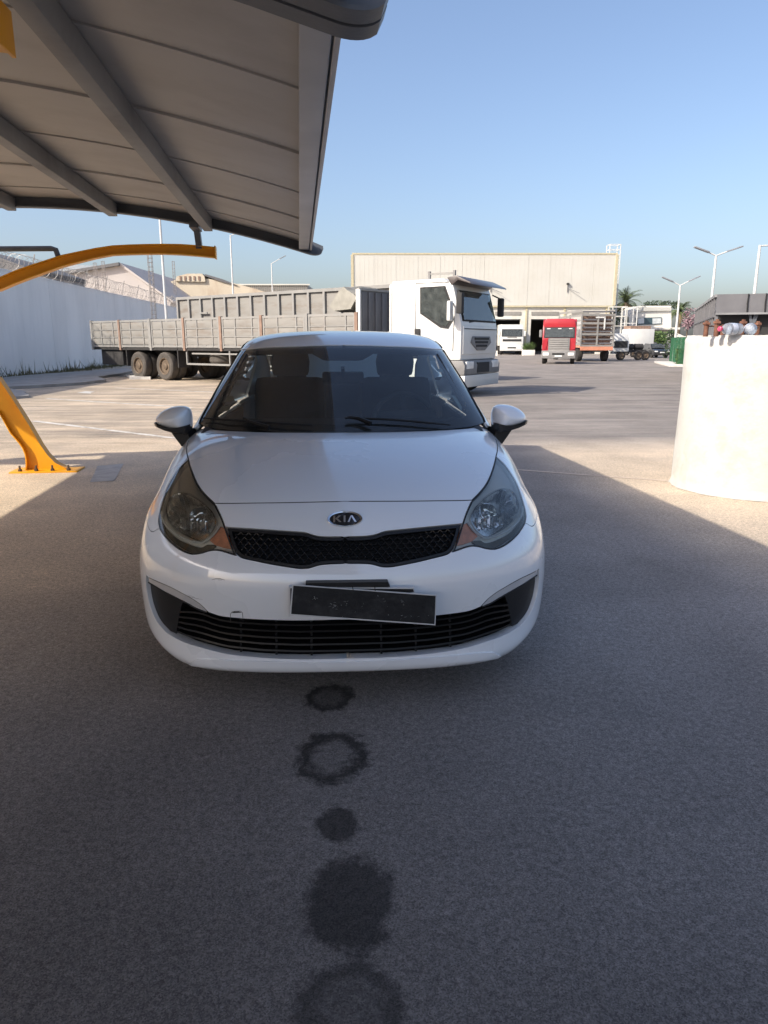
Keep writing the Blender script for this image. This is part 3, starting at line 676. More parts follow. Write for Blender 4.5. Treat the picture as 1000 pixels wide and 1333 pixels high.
def cage_lorry():
    x = P(776, 460, 52).x; t = empty('cage_lorry', (x, 52, 0), radians(3), 'rear of a lorry with slatted grey cage body right of the red lorry', 'lorry')
    W, L, z0, z1 = 2.34, 5.5, 1.10, 3.30
    MB().box((0, .35, (z0+z1)/2), (W-.2, .05, z1-z0-.1)).build('load', M['rust_post'], t)
    for (px, py) in ((-W/2, 0), (W/2, 0), (-W/2, L), (W/2, L), (0, 0), (-W/2, L/2), (W/2, L/2)): MB().box((px, py, (z0+z1)/2), (.10, .10, z1-z0)).build('cage_post', M['trailer_grey'], t)
    for z in (z0, z0+.8, z0+1.55, z1-.08): MB().box((0, 0, z), (W, .08, .14)).build('rear_rail', M['trailer_grey'], t)
    for k in range(9): MB().box((0, .03, z0+.18+k*.27), (W-.1, .03, .10)).build('slat', M['sheet_dark'], t)
    for s in (-1, 1):
        for k in range(8): MB().box((s*W/2, L/2, z0+.1+k*.33), (.03, L, .14)).build('side_slat', M['trailer_grey'], t)
    MB().box((.45, -.06, 2.65), (.10, .03, .85)).box((.15, -.06, 3.05), (.7, .03, .10)).build('ladder', M['lorry_white'], t)
    MB().box((0, L/2, z0-.05), (W, L, .12)).build('deck', M['orange_stripe'], t)
    MB().box((0, -.03, .92), (W, .06, .26)).build('rear_bumper', M['orange_stripe'], t)
    MB().box((0, L/2, .8), (.9, L, .25)).build('chassis', M['chassis'], t)
    MB().box((0, L+1.2, 2.0), (W, 1.9, 2.2)).build('cab', M['lorry_white'], t, bevel=.08)
    for y in (1.0, L+1.2):
        for s in (-1, 1):
            w_ = wheel(t, s*.95, y, .45, .35, False); w_.rotation_euler = (0, 0, pi/2)
cage_lorry()
def side_lorry():
    x = P(808, 460, 56).x; t = empty('flatbed_lorry', (x, 56, 0), radians(8), 'stripped dark lorry chassis with pale cab and tanks left of the black car', 'lorry'); t.scale = (.72, .72, .72)
    MB().prism([(0, .9), (0, 1.9), (.3, 2.75), (1.6, 2.8), (1.6, .9)], -1.0, .9, 'x').build('cab', M['lorry_white'], t, bevel=.06)
    MB().prism([(0.02, 1.35), (0.02, 1.9), (.26, 2.6)], -.9, -.85, 'x').build('side_window', M['cab_dark'], t)
    MB().box((-.05, -.03, 1.65), (1.5, .05, .7)).build('windscreen', M['cab_dark'], t)
    MB().box((1.6, 1.0, .95), (3.2, .8, .3)).build('chassis', M['chassis'], t)
    for xx in (.1, 2.1, 2.9): wheel(t, xx, .2, .5, .3, False)
    for xx in (1.3, 2.4): MB().lathe([(.05, -.5), (.32, -.45), (.32, .45), (.05, .5)], 'x', c=(xx, .9, 1.4), n=14).build('tank', M['chassis'], t, True)
    t2 = empty('storage_tank', (P(829, 455, 68).x, 68, 0), radians(5), 'white box container with a brown top behind the stripped lorry', 'container'); t2.scale = (.56, .7, .9)
    MB().box((0, 0, 1.75), (4.2, 2.4, 2.1)).build('container_body', M['lorry_white'], t2, bevel=.03)
    MB().box((-.2, 0, 2.95), (3.4, 2.2, .3)).build('load_boards', M['rust_post'], t2)
    for xx in (-1.2, 1.2): wheel(t2, xx, -1.0, .45, .3, False)
    MB().box((0, 0, .62), (4.0, 1.6, .2)).build('chassis', M['chassis'], t2)
side_lorry()
pbr('car_black', (.02, .022, .026), .25, coat=.8); pbr('car_grey', (.3, .31, .33), .3, .5, coat=.6)
def small_car(px, D, rz, mat, label, sc=1.0):
    t = empty('parked_car', (P(px, 460, D).x, D, 0), rz, label, 'car'); t.scale = (sc,)*3
    W = 1.70
    MB().prism([(0, .28), (-.02, .62), (.10, .78), (.95, .92), (3.4, .98), (3.7, .9), (3.72, .30)], -W/2, W/2, 'x').build('body', M[mat], t, bevel=.07)
    vs = []
    for (y, z, w_) in ((.90, .92, .76), (1.6, 1.42, .60), (2.9, 1.45, .60), (3.5, .98, .74)): vs += [(-w_, y, z), (w_, y, z)]
    mesh_obj('roof', vs, [(2, 3, 5, 4), (0, 2, 4, 6), (1, 7, 5, 3), (4, 5, 7, 6), (0, 1, 3, 2)], M[mat], t)
    mesh_obj('windscreen', [(-.68, .93, 1.0), (.68, .93, 1.0), (.55, 1.50, 1.38), (-.55, 1.50, 1.38)], [(0, 1, 2, 3)], M['cab_glass'], t).location = (0, -.03, .0)
    for s in (-1, 1):
        MB().box((s*.62, .0, .66), (.34, .06, .13)).build('headlight', M['lamp_glass'], t, bevel=.02)
        MB().box((s*.93, 1.15, .98), (.14, .08, .11)).build('door_mirror', M[mat], t, bevel=.02)
        for y in (.75, 3.0):
            w_ = wheel(t, s*.75, y, .31, .2, False); w_.rotation_euler = (0, 0, pi/2)
    MB().box((0, -.03, .45), (1.1, .03, .16)).build('grille', M['cab_dark'], t)
    MB().box((0, -.05, .56), (.5, .02, .10)).build('number_plate', M['lamp_glass'], t)
small_car(862, 64, radians(4), 'car_black', 'small black hatchback parked facing the camera beneath the white house', .85)
small_car(849, 74, radians(20), 'car_grey', 'grey car mostly hidden behind the black hatchback')
# ================================================================ buildings, wall, lamps, plants
pbr('cream_clad', (.56, .55, .50), .55, var=.02, scale=1, col2=(.51, .495, .44), mscale=.5, mixlo=.42, mixhi=.72)
pbr('cream_trim', (.48, .43, .29), .6)
pbr('cream_wall', (.60, .585, .53), .8, var=.03, col2=(.50, .47, .39), mscale=.6)
pbr('inside_dark', (.07, .065, .06), .9)
pbr('shed_cream', (.55, .48, .37), .85, var=.06, scale=.6, col2=(.36, .25, .17), mixlo=.52, mixhi=.78, mscale=.35, stretch=(1, 1, .5))
pbr('shed_pink', (.43, .40, .385), .85, var=.05, scale=.5)
pbr('roof_blue', (.30, .34, .38), .6); pbr('roof_dark', (.12, .12, .125), .7)
pbr('roof_tan', (.44, .40, .34), .8, var=.05); pbr('roof_stripe', (.25, .24, .22), .8)
pbr('lamp_white', (.60, .60, .58), .4, var=.03); pbr('lamp_head', (.25, .26, .28), .4)
pbr('wire', (.26, .25, .24), .5, .4); pbr('rebar', (.22, .20, .19), .7)
pbr('house_white', (.74, .71, .64), .8, var=.03); pbr('window_dark', (.06, .10, .12), .1, coat=.5); pbr('blind', (.55, .58, .58), .7)
pbr('palm_leaf', (.085, .115, .045), .6, var=.25, scale=1.0); pbr('palm_dry', (.20, .15, .08), .8); pbr('palm_trunk', (.13, .10, .07), .9, var=.2, scale=3)
pbr('leaf', (.07, .115, .03), .6, var=.35, scale=2); pbr('leaf_dark', (.035, .055, .025), .7, var=.3, scale=1.5)
pbr('weed', (.10, .10, .045), .8, var=.4, scale=3, col2=(.20, .16, .09), mscale=4)
pbr('mesh_green', (.02, .11, .05), .7, var=.2); pbr('flower_pink', (.27, .17, .19), .7)
pbr('slab', (.33, .315, .29), .9, var=.1, scale=2, col2=(.24, .22, .20), mscale=1.5, bump=.2)
pbr('kerb', (.55, .53, .49), .85)
# ---- boundary wall on the left
WD = Vector((-.073, 1, 0)).normalized(); WN = Vector((1, .073, 0)).normalized()
W0 = Vector((-15.2, 28.5, 0)); WH = 4.15
wall = empty('boundary_wall', (0, 0, 0), 0, 'long high white plastered boundary wall topped with coiled razor wire on the left', 'wall')
y0, y1 = -36, 62
a, b = W0+WD*y0, W0+WD*y1
def wall_seg(s0, s1):
    A, B = W0+WD*s0, W0+WD*s1; o = WN*.15
    vs = [A-o, A+o, B+o, B-o]; vs = [tuple(q) for q in vs]+[(q[0], q[1], WH) for q in vs]
    MB().add(vs, [(0, 1, 2, 3), (7, 6, 5, 4), (0, 4, 5, 1), (1, 5, 6, 2), (2, 6, 7, 3), (3, 7, 4, 0)]).build('wall_panel', M['wall_plaster'], wall)
k = y0
while k < y1: wall_seg(k+.01, min(k+7, y1)-.01); k += 7
A, B = W0+WD*y0, W0+WD*y1
MB().bar((A.x, A.y, WH+.02), (B.x, B.y, WH+.02), .34, .06).build('coping', M['wall_plaster'], wall)
coil = MB(); n = 14; pts = []
L_ = (B-A).length; turns = int(L_/.42)
start = W0+WD*-8
for i in range(int((62+8)/.42)*n):
    s = i/n*.42; a_ = 2*pi*i/n; c = start+WD*s; r = .40+.05*sin(s*1.7)
    pts.append((c.x+WN.x*r*cos(a_), c.y+WN.y*r*cos(a_), WH+.42+r*sin(a_)))
coil.tube(pts, .009, 3)
cw_ = coil.build('razor_wire', M['wire'], wall)
k = -6
while k < y1:
    c = W0+WD*k
    MB().bar((c.x, c.y, WH), (c.x+.25, c.y, WH+.95), .035, .035).build('wire_bracket', M['wire'], wall); k += 3.5
for h in (.35, .8): MB().tube([(W0+WD*-8+Vector((.1, 0, WH+h))), (B+Vector((.1, 0, WH+h)))], .008, 3).build('strand', M['wire'], wall)
# weeds along the foot of the wall
rnd = random.Random(11); wd = MB()
for i in range(2600):
    s = rnd.uniform(-10, 32); s += 1.2*sin(s*2.1)+.8*sin(s*5.3); c = W0+WD*s+WN*(.2+abs(rnd.gauss(0, .45))); h = abs(rnd.gauss(.0, .17))*(.7+.5*sin(s*1.3))+.05
    if rnd.random() < .05: h += .45
    dx, dy = rnd.uniform(-.5, .5)*h, rnd.uniform(-.5, .5)*h; w_ = rnd.uniform(.010, .028)
    wd.add([(c.x-w_, c.y, 0), (c.x+w_, c.y, 0), (c.x+dx, c.y+dy, h)], [(0, 1, 2)])
tag(wd.build('weeds', M['weed']), kind='stuff')
# pavement remains beside the wall
def slab(name, pts, h, mat, seed):
    o = sheet_on_ground(name, gp(*pts), M[mat], h, .05, seed); me = o.data
    bm = bmesh.new(); bm.from_mesh(me); r = bmesh.ops.extrude_face_region(bm, geom=bm.faces[:]); 
    for v in [e for e in r['geom'] if isinstance(e, bmesh.types.BMVert)]: v.co.z = .001
    bmesh.ops.recalc_face_normals(bm, faces=bm.faces); bm.to_mesh(me); bm.free(); return tag(o, kind='structure')
slab('pavement', [(-60, 500), (60, 489), (166, 481.5), (172, 485), (158, 489), (128, 493), (140, 497), (110, 501), (50, 505), (0, 508), (-60, 512)], .09, 'slab', 1)
slab('pavement', [(-60, 512), (15, 508.5), (35, 513), (38, 518), (20, 519), (-60, 526)], .06, 'slab', 2)
slab('pavement', [(165, 490.5), (185, 489.5), (200, 491), (196, 494), (170, 494)], .10, 'kerb', 3)
tag(sheet_on_ground('concrete_patch', gp((100, 511.5), (110, 509.5), (122, 510), (117, 512.5)), M['kerb'], .004, .03, 5), kind='structure')
# ---- flat-fronted buildings from outlines measured at their distance
def outline(pts, D): return [(P(x, y, D).x, P(x, y, D).z) for x, y in pts]
def block(name, label, cat, pts, D, depth, mat, part='wall'):
    t = empty(name, (0, D, 0), 0, label, cat)
    o = outline(pts, D); MB().prism(o, 0, depth, 'y').build(part, M[mat], t)
    return t
g1 = block('gabled_shed', 'pale grey gabled shed rising behind the razor wire', 'building', [(222, 470), (222, 393), (157, 346), (77, 359), (0, 371), (-40, 380), (-40, 470)], 78, 30, 'shed_pink')
o = outline([(0, 371), (77, 359), (157, 346), (222, 393)], 78)
MB().prism([(o[0][0], o[0][1]+.25), (o[2][0], o[2][1]+.30), (o[2][0], o[2][1]), (o[0][0], o[0][1])], -.5, 30, 'y').build('roof', M['roof_dark'], g1)
MB().prism([(o[2][0], o[2][1]+.30), (o[3][0]+.3, o[3][1]+.10), (o[3][0]+.3, o[3][1]-.1), (o[2][0], o[2][1])], -.2, 30, 'y').build('roof', M['shed_pink'], g1)
g2 = block('blue_roof_shed', 'low shed with a long blue-grey metal roof behind the gabled shed', 'building', [(160, 470), (160, 347), (88, 344.5), (40, 352), (20, 470)], 112, 15, 'roof_blue')
g3 = block('lean_to', 'dark sheet roof showing above the wall at the left edge', 'building', [(40, 470), (44, 353), (0, 336), (-70, 318), (-70, 470)], 36, 6, 'shed_pink')
o = outline([(46, 357), (47, 351), (0, 334), (-70, 315), (-70, 330), (0, 350)], 36); MB().prism(o, -.6, 6, 'y').build('roof', M['roof_dark'], g3)
g4 = block('arched_shed', 'cream shed with a shallow arched roof and raised ridge vent', 'building', [(196, 470), (196, 381), (208, 372), (232, 363), (262, 362), (290, 365), (333, 376), (356, 384), (356, 470)], 92, 30, 'shed_cream')
MB().prism(outline([(229, 366), (231, 360), (245, 356.5), (264, 356.5), (267, 360), (268, 367)], 92), -.3, 6, 'y').build('ridge_vent', M['shed_cream'], g4)
for k in range(5): MB().box((P(236+k*6, 362, 92).x, -.35, P(236, 362.5, 92).z), (.22, .06, .5)).build('vent_slot', M['rust_post'], g4)
MB().prism(outline([(266, 359), (268, 357), (290, 363.5), (310, 372), (290, 367)], 92), -.2, 14, 'y').build('roof', M['roof_dark'], g4)
g5 = block('long_shed', 'long tan ribbed-roof shed beyond the lamp posts', 'building', [(306, 470), (306, 371), (401, 371), (401, 380), (430, 381), (520, 383), (520, 470)], 108, 14, 'roof_tan')
MB().box((P(354, 370, 108).x, -.1, P(354, 370.6, 108).z), (11.0, .3, .18)).build('ridge_cap', M['cream_clad'], g5)
for k in range(34): MB().box((P(310+k*2.7, 375, 108).x, -.05, P(310, 375.6, 108).z), (.14, .08, .85)).build('roof_rib', M['roof_stripe'], g5)
# ---- workshop
D = 85.0
def X(px): return (px-500)/930.0*(D*cos(PITCH)+0)*1.0
def xz(px, py): q = P(px, py, D); return q.x, q.z
ws_ = empty('workshop', (0, D, 0), 0, 'large cream metal-clad workshop with dark open vehicle doors', 'building')
zt = xz(600, 332)[1]; zm = xz(600, 398)[1]; zd = xz(600, 415.5)[1]
def xat(px, z): # x at depth D for a pixel column at height z
    c = (D*cos(PITCH)-(z-CH)*sin(PITCH)); return (px-500)/930.0*c
xl = xat(460, 8); xr = xat(799, 8)
npan = 12; wpn = (xr-xl)/npan
for k in range(npan):
    pn = MB().box((xl+wpn*(k+.5), -.35, (zt+zm)/2), (wpn-.015, .12, zt-zm)).build('cladding_panel', M['cream_clad'], ws_)
rib = MB()
for k in range(int((xr-xl)/.5)): rib.box((xl+.25+k*.5, -.414, (zt+zm)/2), (.05, .012, zt-zm-.1))
tag(rib.build('cladding_ribs', M['cream_clad'], ws_), kind='stuff')
MB().box(((xl+xr)/2, -.36, zt+.09), (xr-xl+.2, .2, .18)).build('parapet_trim', M['cream_trim'], ws_)
MB().box((xl-.08, -.40, (zt+zm)/2), (.3, .18, zt-zm)).build('corner_trim', M['cream_trim'], ws_)
MB().box((xr+.08, -.40, (zt+zm)/2), (.3, .18, zt-zm)).build('corner_trim', M['cream_trim'], ws_)
MB().box(((xl+xr)/2, -.30, zm-.09), (xr-xl, .30, .16)).build('ledge', M['cream_trim'], ws_)
doors = [(548, 582), (596, 630), (643.5, 677), (690.5, 726), (742.5, 777)]
edges = [xl]
for a_, b_ in doors: edges += [xat(a_, 3), xat(b_, 3)]
edges.append(xat(792, 3))
for i in range(0, len(edges), 2):
    MB().box(((edges[i]+edges[i+1])/2, .0, zm/2), (edges[i+1]-edges[i], .4, zm)).build('pier', M['cream_wall'], ws_)
for i in range(1, len(edges)-1, 2):
    xm = (edges[i]+edges[i+1])/2; w_ = edges[i+1]-edges[i]
    MB().box((xm, .0, (zm+zd)/2), (w_, .4, zm-zd)).build('lintel', M['cream_wall'], ws_)
    MB().box((xm, -.24, zm-.85), (w_*1.0, .08, .36)).build('louvre', M['roof_stripe'], ws_)
    MB().box((xm, .18, zd+.12), (w_+.1, .1, .45)).build('shutter', M['sheet_dark'], ws_)
for px in (684, 733.5, 637):
    x = xat(px, 3); MB().box((x, -.24, zm/2), (.22, .12, zm-.2)).build('downpipe', M['cream_trim'], ws_)
MB().box((xat(789, 3), -.24, zm/2), (.5, .14, zm)).build('corner_pier', M['cream_trim'], ws_)
MB().box(((xl+xr)/2, 14, zt/2-.2), (xr-xl-.4, .4, zt-.5)).build('rear_wall', M['inside_dark'], ws_)
MB().box(((xl+xr)/2, 7, zt-.3), (xr-xl-.2, 14, .2)).build('roof', M['cream_clad'], ws_)
for x in (xl+.3, xat(791, 3)): MB().box((x, 7, zt/2-.2), (.3, 13.6, zt-.6)).build('side_wall', M['cream_clad'], ws_)
for px in (638, 737.5):
    x, z = xz(px, 376)
    fl = MB().bar((x, -.5, z-.4), (x, -.5, z+.4), .06, .06).bar((x, -.5, z+.05), (x+1.25, -1.1, z-.55), .05, .05).build('light_bracket', M['sheet_dark'], ws_)
    MB().box((x, -.6, z+.5), (.28, .2, .2)).build('floodlight', M['cab_dark'], fl)
# lattice mast and scaffold right of the workshop
def lattice(name, label, cat, x, y, z0, z1, w_, n, mat, r=.035, group=None):
    t = empty(name, (x, y, 0), 0, label, cat, group)
    cs = [(-w_/2, 0), (w_/2, 0), (w_/2, w_), (-w_/2, w_)]
    for c in cs: MB().bar((c[0], c[1], z0), (c[0], c[1], z1), r*2, r*2).build('upright', M[mat], t)
    hz = MB()
    for k in range(n+1):
        z = z0+(z1-z0)*k/n
        for i in range(4): hz.bar((*cs[i], z), (*cs[(i+1) % 4], z), r*1.3, r*1.3)
    hz.build('crossbars', M[mat], t)
    return t
z316 = P(790, 318, 92).z
lattice('lattice_mast', 'pale lattice mast standing at the right corner of the cream workshop', 'mast', P(797, 380, 92).x, 92, 0, z316, 1.3, 22, 'lamp_white', .05)
sc_ = lattice('scaffold', 'low pale scaffold frame in front of the palm beside the workshop', 'scaffold', P(806, 420, 82).x, 82, 0, P(810, 399, 82).z, 1.6, 5, 'cream_clad', .045)
lattice('scaffold', 'narrow scaffold bay of white bars to the right of the lower frame', 'scaffold', P(821, 420, 82).x, 82, 0, P(820, 400, 82).z, 1.3, 3, 'lamp_white', .045)
# rebar columns on the left
for px, yt, D_, lb in ((199, 330, 45, 'tall bare rebar cage standing before the boundary wall near its far end'), (128, 342, 66, 'left of two thin rebar cages above the gabled shed'), (138.5, 340, 70, 'right of two thin rebar cages above the gabled shed'), (229, 340, 84, 'bare rebar cage over the arched cream shed')):
    lattice('rebar_column', lb, 'rebar cage', P(px, 400, D_).x, D_, 0, P(px, yt, D_).z, .22, 26, 'rebar', .015, 'bare rebar columns')
# ---- street lamps
def lamp(px, D_, zt_, arms, label):
    x = P(px, 445, D_).x; t = empty('street_lamp', (x, D_, 0), 0, label, 'street lamp', 'white lamp posts of the yard')
    MB().tube([(0, 0, 0), (0, 0, zt_)], .07, 10, rads=[.085, .05]).build('pole', M['lamp_white'], t, True)
    MB().lathe([(.16, 0), (.16, .03), (.10, .05)], n=12).build('base_plate', M['lamp_white'], t)
    for s, dz, l in arms:
        a_ = MB().tube([(0, 0, zt_-.03), (s*l, 0, zt_+dz)], .032, 8).build('arm', M['lamp_white'], t, True)
        d = Vector((s*l, 0, dz)).normalized(); e = Vector((s*l, 0, zt_+dz))
        MB().bar(e-d*.15, e+d*.62, .20, .07).build('lamp_head', M['lamp_head'], a_, bevel=.02)
lamp(219, 40, 9.4, [(1, .4, 1.2)], 'nearest left lamp post, its top hidden behind the carport roof')
lamp(306.5, 58, 9.3, [(1, .38, 1.1)], 'single-arm lamp post behind the trailers, just left of the smallest one')
lamp(357, 80, 9.5, [(1, .5, 1.0)], 'smallest and farthest single-arm lamp post, over the tan shed')
lamp(879, 47, P(885, 371, 47).z, [(-1, .25, .62), (1, .28, .62)], 'double-arm lamp post beside the green mesh fence')
lamp(921, 36, P(925, 332, 36).z, [(-1, .17, .50), (1, .2, .62)], 'tall double-arm lamp post rising behind the dark dump trailer')
lamp(975, 31, P(981, 319, 31).z, [(1, .02, 1.5)], 'lamp post with a level arm at the right edge of the picture')
x_ = P(963, 385, 31).x
# ---- white house
Dh = 95
h = block('white_house', 'two-storey white house with a wide dark window beyond the parked cars', 'house', [(821, 470), (819, 412), (825, 403), (833, 398), (874, 398), (874, 470)], Dh, 10, 'house_white')
MB().prism(outline([(826, 405), (833, 400), (873, 400), (873, 404.5), (834, 405), (827, 409)], Dh), -.25, 0, 'y').build('cornice', M['cream_clad'], h)
wn = MB().prism(outline([(827, 414), (861, 413), (861, 422), (827, 423)], Dh), -.12, -.02, 'y').build('window', M['window_dark'], h)
for a_, b_ in ((830, 838), (849, 860)): MB().prism(outline([(a_, 414.5), (b_, 414), (b_, 421), (a_, 421.5)], Dh), -.16, -.13, 'y').build('blind', M['blind'], wn)
MB().box((P(852, 440, Dh).x, -1.2, P(852, 428, Dh).z), (4.5, 2.4, .25)).build('canopy', M['house_white'], h)
w2 = block('garden_wall', 'low white garden wall to the right of the house', 'wall', [(868, 470), (868, 436), (880, 433), (899, 441), (899, 470)], 88, .4, 'house_white')
w3 = block('far_wall', 'long pale wall closing the far side of the yard', 'wall', [(-60, 470), (-60, 436), (459, 437), (459, 470)], 118, .4, 'wall_plaster')
w4 = block('far_wall', 'long pale wall running off behind the dump trailer', 'wall', [(800, 470), (800, 438), (1250, 436), (1250, 470)], 118, .4, 'wall_plaster')
# ---- palms
def palm(px, D_, py, R_, label, seed, nf=46):
    rnd = random.Random(seed); c = P(px, py, D_); t = empty('palm_tree', (c.x, D_, 0), 0, label, 'palm tree', 'palms beyond the yard')
    zt_ = c.z-.2
    MB().tube([(0, 0, 0), (.08, 0, zt_*.5), (0, 0, zt_)], .25, 10, rads=[.34, .26, .32]).build('trunk', M['palm_trunk'], t, True)
    gr_ = MB(); dr = MB()
    for i in range(nf):
        az = rnd.uniform(0, 2*pi); el = rnd.uniform(-.5, 1.35); l = R_*rnd.uniform(.85, 1.15)
        m_ = dr if el < -.25 else gr_
        prev = Vector((0, 0, zt_)); d = Vector((cos(az)*cos(el), sin(az)*cos(el), sin(el))); st = l/9
        for k in range(9):
            nx = prev+d*st; d = (d+Vector((0, 0, -.13-.02*k))).normalized()
            sd_ = d.cross(Vector((0, 0, 1))); sd_ = sd_.normalized() if sd_.length > 1e-3 else Vector((1, 0, 0))
            for j in range(3):
                b_ = prev.lerp(nx, j/3)
                for s in (-1, 1):
                    ll = R_*.24*sin(pi*min(1, (k+1+j/3)/10.5))+.06
                    tip = b_+(sd_*s*.75+d*.65+Vector((0, 0, -.25+rnd.uniform(-.1, .1)))).normalized()*ll
                    m_.add([b_-d*.035, b_+d*.035, tip], [(0, 1, 2)])
            m_.add([prev+sd_*.03, prev-sd_*.03, nx-sd_*.02, nx+sd_*.02], [(0, 1, 2, 3)])
            prev = nx
    gr_.build('crown', M['palm_leaf'], t)
    if dr.v: dr.build('dry_fronds', M['palm_dry'], t)
palm(815, 100, 392, 2.6, 'tallest palm, between the workshop and the white house', 1)
palm(797, 96, 412, 2.0, 'short palm tucked against the workshop corner', 2)
palm(885, 108, 404, 2.2, 'palm behind the double-arm lamp right of the white house', 3)
def bush(name, px, D_, py, rx, rz, n, mat, label, cat, seed, z0=None, lf=.12, group=None):
    rnd = random.Random(seed); c = P(px, py, D_); t = empty(name, (c.x, D_, 0), 0, label, cat, group)
    cz = c.z; m_ = MB(); cl = [(rnd.gauss(0, .45)*rx, rnd.gauss(0, .4)*rx, rnd.gauss(0, .4)*rz, rnd.uniform(.35, .6)) for _ in range(12)]
    for i in range(n):
        q = rnd.choice(cl); d = Vector((rnd.gauss(0, 1), rnd.gauss(0, 1), rnd.gauss(0, 1))).normalized()*rnd.uniform(.5, 1)**.5
        p = Vector((q[0]+d.x*rx*q[3], q[1]+d.y*rx*q[3], max(.1, cz+q[2]+d.z*rz*q[3])))
        u = Vector((rnd.gauss(0, 1), rnd.gauss(0, 1), rnd.gauss(0, 1))).normalized(); v = u.orthogonal().normalized()
        m_.add([p-u*lf, p+v*lf*.5, p+u*lf, p-v*lf*.5], [(0, 1, 2, 3)])
    m_.build('crown', M[mat], t)
    MB().tube([(0, 0, 0), (0, 0, cz)], .08, 6, rads=[.12, .05]).build('trunk', M['palm_trunk'], t)
bush('shrub', 857, 86, 440, 1.5, 1.1, 1500, 'leaf', 'bright green shrub below the white house window', 'shrub', 1, lf=.16)
bush('tree', 851, 125, 399, 3.0, .9, 1800, 'leaf_dark', 'dark flat-topped tree just over the roof of the white house', 'tree', 2, lf=.22)
bush('shrub', 875, 60, 443, .55, 1.0, 500, 'leaf_dark', 'dark thin shrub left of the green mesh fence', 'shrub', 3, lf=.10)
bush('shrub', 896, 90, 416, .9, 1.3, 600, 'flower_pink', 'pink flowering bush over the garden wall', 'shrub', 4, lf=.14)
pl = empty('planter', (P(688, 456, 76).x, 76, 0), 0, 'white planter box with a green plant between two workshop doors', 'planter')
MB().box((0, 0, .28), (1.25, .6, .56)).build('box', M['house_white'], pl, bevel=.02)
m_ = MB(); rnd = random.Random(8)
for i in range(260):
    a_ = rnd.uniform(0, 2*pi); e = rnd.uniform(.5, 1.5); l = rnd.uniform(.4, 1.0); b_ = Vector((rnd.uniform(-.4, .4), rnd.uniform(-.2, .2), .55)); d = Vector((cos(a_)*cos(e), sin(a_)*cos(e), sin(e)))
    m_.add([b_-Vector((.04, 0, 0)), b_+Vector((.04, 0, 0)), b_+d*l], [(0, 1, 2)])
m_.build('plant', M['leaf'], pl)
MB().box((P(643, 456, 74).x, 74, .25), (.7, .6, .5)).build('concrete_block', M['house_white'])
o = bpy.data.objects['concrete_block']; tag(o, 'low white block by the nose of the white lorry cab', 'block')
# ---- green mesh fence
fx, fy = P(881, 476, 41.5).x, 41.5
fe = empty('mesh_fence', (fx, fy, 0), radians(-14), 'green netted fence on a white kerb at the foot of a lamp post', 'fence')
L_ = 7.0; zt_ = 1.62
for k in range(5): MB().box((.5, k*L_/4*1.0-.02, zt_/2), (.05, .05, zt_)).build('post', M['mesh_green'], fe)
mm = MB()
for k in range(60): mm.box((.5, k*L_/60, .9), (.012, .02, 1.5))
for k in range(22): mm.box((.5, L_/2, .15+k*.07), (.012, L_, .012))
for k in range(28): mm.box((.02+k*.017*1.0, 0, .9), (.006, .012, 1.5))
for k in range(22): mm.box((.25, 0, .15+k*.07), (.5, .012, .010))
mm.build('netting', M['mesh_green'], fe)
m_ = MB(); rnd = random.Random(9)
for i in range(1400):
    p = Vector((rnd.uniform(.05, .5) if rnd.random() < .5 else .58+rnd.random()*.3, rnd.uniform(.05, 1.5), rnd.uniform(.1, 1.0 if rnd.random() < .8 else 1.5))); u = Vector((rnd.gauss(0, 1), rnd.gauss(0, 1), rnd.gauss(0, 1))).normalized(); v = u.orthogonal().normalized()
    m_.add([p-u*.06, p+v*.03, p+u*.06, p-v*.03], [(0, 1, 2, 3)])
m_.build('climbing_plant', M['leaf'], fe)
MB().box((.2, 3.2, .07), (1.3, 7.6, .14)).build('kerb', M['kerb'], fe, bevel=.03)
# ================================================================ concrete drum with rusty bolts
DC = Vector((3.565, 6.86, 0)); DR = 0.70; DH = 1.435
drum = empty('concrete_footing', DC, 0, 'thick whitewashed round concrete footing standing at the right edge of the yard', 'concrete footing')
rnd = random.Random(3); vs = []; fs = []; n = 96; zs = [0, .02, .05, .1, .3, .6, .9, 1.2, 1.36, 1.40, 1.42, DH]
for iz, z in enumerate(zs):
    for k in range(n):
        a = 2*pi*k/n
        r = DR+.006*sin(3*a+z*2)+.004*sin(7*a+z*5)+rnd.uniform(-.0012, .0012)
        if z > 1.41: r -= .012+rnd.uniform(0, .012)
        if z < .03: r += .006+rnd.uniform(0, .012)
        zz = z+(rnd.uniform(-.006, .006) if z > 1.35 else 0)
        vs.append((r*cos(a), r*sin(a), zz))
for iz in range(len(zs)-1):
    for k in range(n): fs.append((iz*n+k, iz*n+(k+1) % n, (iz+1)*n+(k+1) % n, (iz+1)*n+k))
base = len(vs)
for rr in (.55, .3):
    for k in range(n):
        a = 2*pi*k/n; vs.append((DR*rr*cos(a)/.9, DR*rr*sin(a)/.9, DH+rnd.uniform(-.006, .006)))
top0 = (len(zs)-1)*n
for k in range(n):
    fs.append((top0+k, top0+(k+1) % n, base+(k+1) % n, base+k)); fs.append((base+k, base+(k+1) % n, base+n+(k+1) % n, base+n+k))
fs.append(tuple(base+n+k for k in range(n)))
m = MB(); m.add(vs, fs); m.build('drum', M['conc_white'], drum, True, ang=50)
